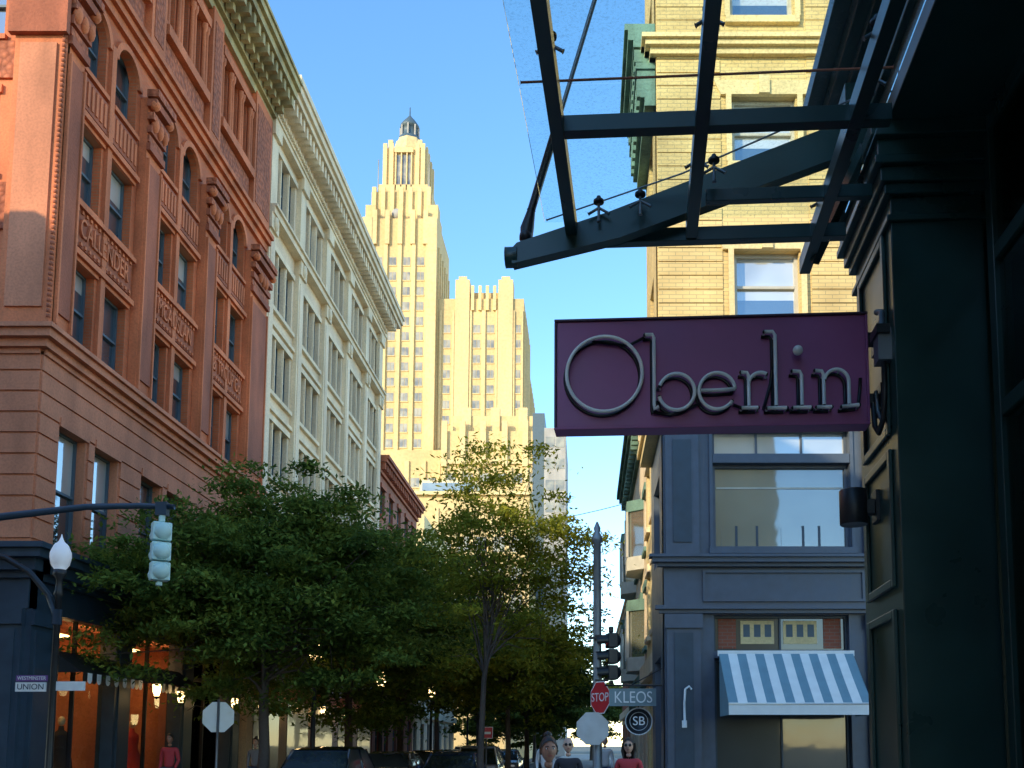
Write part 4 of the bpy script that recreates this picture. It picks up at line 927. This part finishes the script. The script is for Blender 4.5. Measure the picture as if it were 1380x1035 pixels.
# ------------------------------------------------------------------ people
def person(name,x,y,h,top,bottom,skin,hair='long',facing=180,glasses=False):
    """figure faces local -y, walking"""
    root=empty(name,(x,y,.1 if (x>-3.2 or x<-7.4) else -.02),R(facing)-R(180)); k=h/1.75
    J={'pel':(0,0,.95),'wa':(0,0,1.1),'ch':(0,.0,1.32),'nk':(0,.0,1.47),'nt':(0,-.01,1.56),
       'shl':(-.17,0,1.42),'shr':(.17,0,1.42),'ell':(-.22,.06,1.14),'elr':(.22,.02,1.14),'wrl':(-.2,-.06,.92),'wrr':(.2,-.14,.95),
       'hil':(-.09,0,.9),'hir':(.09,0,.9),'knl':(-.1,-.12,.5),'knr':(.1,.02,.5),'anl':(-.1,-.12,.09),'anr':(.1,.28,.14),'tol':(-.11,-.28,.03),'tor':(.11,.14,.03)}
    J['pel2']=(0,0,.96)
    def skin_mesh(nm,edges,rad,mat,rootj):
        names=[]; 
        for a,b in edges:
            for q in (a,b):
                if q not in names: names.append(q)
        me=bpy.data.meshes.new(nm); me.from_pydata([tuple(c*k for c in J[q]) for q in names],[(names.index(a),names.index(b)) for a,b in edges],[])
        o=bpy.data.objects.new(nm,me); sc.collection.objects.link(o); o.parent=root
        o.modifiers.new('skin','SKIN')
        if len(me.skin_vertices)>0:
            for i,q in enumerate(names):
                rr=rad[q]; me.skin_vertices[0].data[i].radius=(rr[0]*k,rr[1]*k); me.skin_vertices[0].data[i].use_root=(q==rootj)
        s=o.modifiers.new('sub','SUBSURF'); s.levels=2; s.render_levels=2
        o.modifiers['skin'].use_smooth_shade=True
        me.materials.append(M[mat]); return o
    skin_mesh('upper_body',[('wa','ch'),('ch','nk'),('ch','shl'),('ch','shr'),('shl','ell'),('ell','wrl'),('shr','elr'),('elr','wrr'),('pel','wa')],
        {'pel':(.14,.10),'wa':(.125,.09),'ch':(.15,.10),'nk':(.06,.06),'shl':(.07,.065),'shr':(.07,.065),'ell':(.045,.045),'elr':(.045,.045),'wrl':(.032,.032),'wrr':(.032,.032)},top,'pel')
    skin_mesh('legs',[('pel2','hil'),('pel2','hir'),('hil','knl'),('knl','anl'),('hir','knr'),('knr','anr')],
        {'pel2':(.145,.11),'hil':(.09,.09),'hir':(.09,.09),'knl':(.06,.06),'knr':(.06,.06),'anl':(.045,.045),'anr':(.045,.045)},bottom,'pel2')
    skin_mesh('neck',[('nk','nt')],{'nk':(.055,.055),'nt':(.05,.055)},skin,'nk')
    for s,w in ((-1,'wrl'),(1,'wrr')):
        hb=MB(); c=Vector(J[w])*k; hb.sphere((c.x,c.y,c.z-.05),(.02,.035,.05),skin,10)
        for f in range(4): 
            yy=c.y-.024+.016*f; ln=(.07,.08,.075,.06)[f]; hb.tube([(c.x,yy,c.z-.08),(c.x-s*.008,yy,c.z-.08-ln*.5),(c.x-s*.022,yy,c.z-.08-ln)],[.009,.008,.007],skin,6)
        hb.tube([(c.x-s*.01,c.y-.03,c.z-.03),(c.x-s*.02,c.y-.055,c.z-.065),(c.x-s*.025,c.y-.05,c.z-.095)],[.011,.01,.008],skin,6)
        hb.finish('hand',root)
    sh=MB()
    for a,t in (('anl','tol'),('anr','tor')):
        A=Vector(J[a])*k; T=Vector(J[t])*k; sh.tube([A+Vector((0,.06,-.03)),A+Vector((0,-.02,-.03)),(A+T)/2+Vector((0,0,.0)),T+Vector((0,0,.01))],[.04,.05,.045,.03],'cloth_b',10)
    sh.finish('shoes',root)
    hd=MB(); hc=Vector((0,-.02,1.665))*k; n=24; m=18; vs=[]
    for i in range(m+1):
        a=math.pi*i/m
        for j in range(n):
            q=2*math.pi*j/n; X=math.sin(a)*math.cos(q); Y=math.sin(a)*math.sin(q); Z=math.cos(a)
            w=.074*(1-.20*max(0,-Z)**1.2); d=.095*(1-.08*max(0,-Z)); 
            px,py,pz=X*w,Y*d,Z*.118
            if Y<0:
                py+= -.026*math.exp(-((X/.16)**2))*math.exp(-(((Z+.12)/.16)**2))
                py+= .010*math.exp(-(((abs(X)-.38)/.16)**2))*math.exp(-(((Z-.08)/.12)**2))
                py+= -.010*math.exp(-((X/.3)**2))*math.exp(-(((Z+.85)/.15)**2))
            vs.append((hc.x+px,hc.y+py,hc.z+pz))
    hd.add(vs,[(i*n+j,(i+1)*n+j,(i+1)*n+(j+1)%n,i*n+(j+1)%n) for i in range(m) for j in range(n)],skin,True)
    for s in (-1,1):
        hd.sphere((hc.x+s*.029,hc.y-.078,hc.z+.009),(.014,.008,.007),'eye',10); hd.sphere((hc.x+s*.029,hc.y-.085,hc.z+.009),(.006,.004,.006),'hair',8)
        hd.sphere((hc.x+s*.074,hc.y+.01,hc.z-.005),(.01,.02,.032),skin,10); hd.tube([(hc.x+s*.014,hc.y-.088,hc.z+.026),(hc.x+s*.03,hc.y-.088,hc.z+.031),(hc.x+s*.045,hc.y-.078,hc.z+.026)],.0035,'hair',5)
    hd.tube([(hc.x-.022,hc.y-.082,hc.z-.056),(hc.x,hc.y-.093,hc.z-.054),(hc.x+.022,hc.y-.082,hc.z-.056)],[.003,.006,.003],'lip',6)
    if glasses:
        for s in (-1,1): hd.lathe([(.0,-.002),(.022,-.002),(.022,.002),(.0,.002)],(hc.x+s*.031,hc.y-.098,hc.z+.008),'black',14,'y'); hd.tube([(hc.x+s*.05,hc.y-.09,hc.z+.012),(hc.x+s*.076,hc.y,hc.z+.01)],.003,'black',5)
        hd.tube([(hc.x-.012,hc.y-.1,hc.z+.012),(hc.x+.012,hc.y-.1,hc.z+.012)],.003,'black',5)
    hd.finish('head',root)
    hr=MB()
    if hair!='bald':
        vs=[];mm=12
        for i in range(mm+1):
            for j in range(n):
                q=2*math.pi*j/n; front=max(0,-math.sin(q)); amax=math.pi*(.62-.33*front**.7); a=amax*i/mm
                X=math.sin(a)*math.cos(q);Y=math.sin(a)*math.sin(q);Z=math.cos(a); e=1.1+.025*math.sin(9*q)
                vs.append((hc.x+X*.078*e,hc.y+Y*.099*e+.004,hc.z+Z*.118*e))
        hr.add(vs,[(i*n+j,(i+1)*n+j,(i+1)*n+(j+1)%n,i*n+(j+1)%n) for i in range(mm) for j in range(n)],'hair',True)
        if hair=='bun': hr.sphere((hc.x,hc.y+.05,hc.z+.135),(.042,.042,.035),'hair',12)
        if hair=='long':
            for j in range(9):
                q=math.pi*j/8; X=math.cos(q);Y=math.sin(q); hr.tube([(hc.x+X*.075,hc.y+.01+Y*.085,hc.z+.04),(hc.x+X*.088,hc.y+.02+Y*.09,hc.z-.08),(hc.x+X*.08,hc.y+.02+Y*.09,hc.z-.2)],[.028,.032,.012],'hair',7)
        hr.finish('hair',root)
    return root
person('walking_woman',-.35,9.0,1.58,'cloth_b','jean','skin1','bun',192)
person('bald_man',-.27,14.6,1.62,'cloth_b','cloth_g','skin2','bald',180,True)
person('woman_in_sunglasses',.64,14.6,1.61,'cloth_r','jean','skin2','long',172,True)
person('pedestrian',-9.2,27,1.7,'cloth_g','jean','skin2','bun',180)
person('pedestrian',.5,26,1.72,'cloth_w','jean','skin2','short',180)
person('pedestrian',-1.3,30,1.75,'cloth_b','cloth_b','skin1','short',0)
person('pedestrian',-1.0,24,1.74,'cloth_w','cloth_b','skin2','long',180)
person('pedestrian',-10.3,24,1.78,'cloth_r','jean','skin1','short',180)

# ------------------------------------------------------------------ light, sky, camera
w=bpy.data.worlds.new('World'); sc.world=w; w.use_nodes=True; nt=w.node_tree
sky=nt.nodes.new('ShaderNodeTexSky'); sky.sky_type='NISHITA'; sky.sun_disc=False
EL,AZ=R(20),R(40)
sd=Vector((-math.sin(AZ)*math.cos(EL),-math.cos(AZ)*math.cos(EL),math.sin(EL)))
sky.sun_elevation=EL; sky.sun_rotation=math.atan2(sd.x,sd.y)
sky.air_density=1.0; sky.dust_density=.1; sky.ozone_density=1.6
hs=nt.nodes.new('ShaderNodeHueSaturation'); hs.inputs['Saturation'].default_value=1.22
nt.links.new(sky.outputs[0],hs.inputs['Color'])
nt.links.new(hs.outputs[0],nt.nodes['Background'].inputs[0]); nt.nodes['Background'].inputs[1].default_value=.45
sl=bpy.data.lights.new('sun','SUN'); sl.energy=5.0; sl.angle=R(.5); sl.color=(1,.82,.52); so=bpy.data.objects.new('sun',sl); sc.collection.objects.link(so)
so.rotation_euler=(-sd).to_track_quat('-Z','Y').to_euler(); so.location=(-20,-30,40)
cd=bpy.data.cameras.new('camera'); co=bpy.data.objects.new('camera',cd); sc.collection.objects.link(co); sc.camera=co
co.location=(0,0,1.65); co.rotation_euler=(R(90+5.9),0,0); cd.sensor_width=36; cd.lens=36*1300/1380
cd.shift_x=-100/1380; cd.shift_y=351.5/1380; cd.clip_start=.05; cd.clip_end=3000
sc.view_settings.view_transform='Standard'; sc.view_settings.look='None'; sc.view_settings.exposure=0
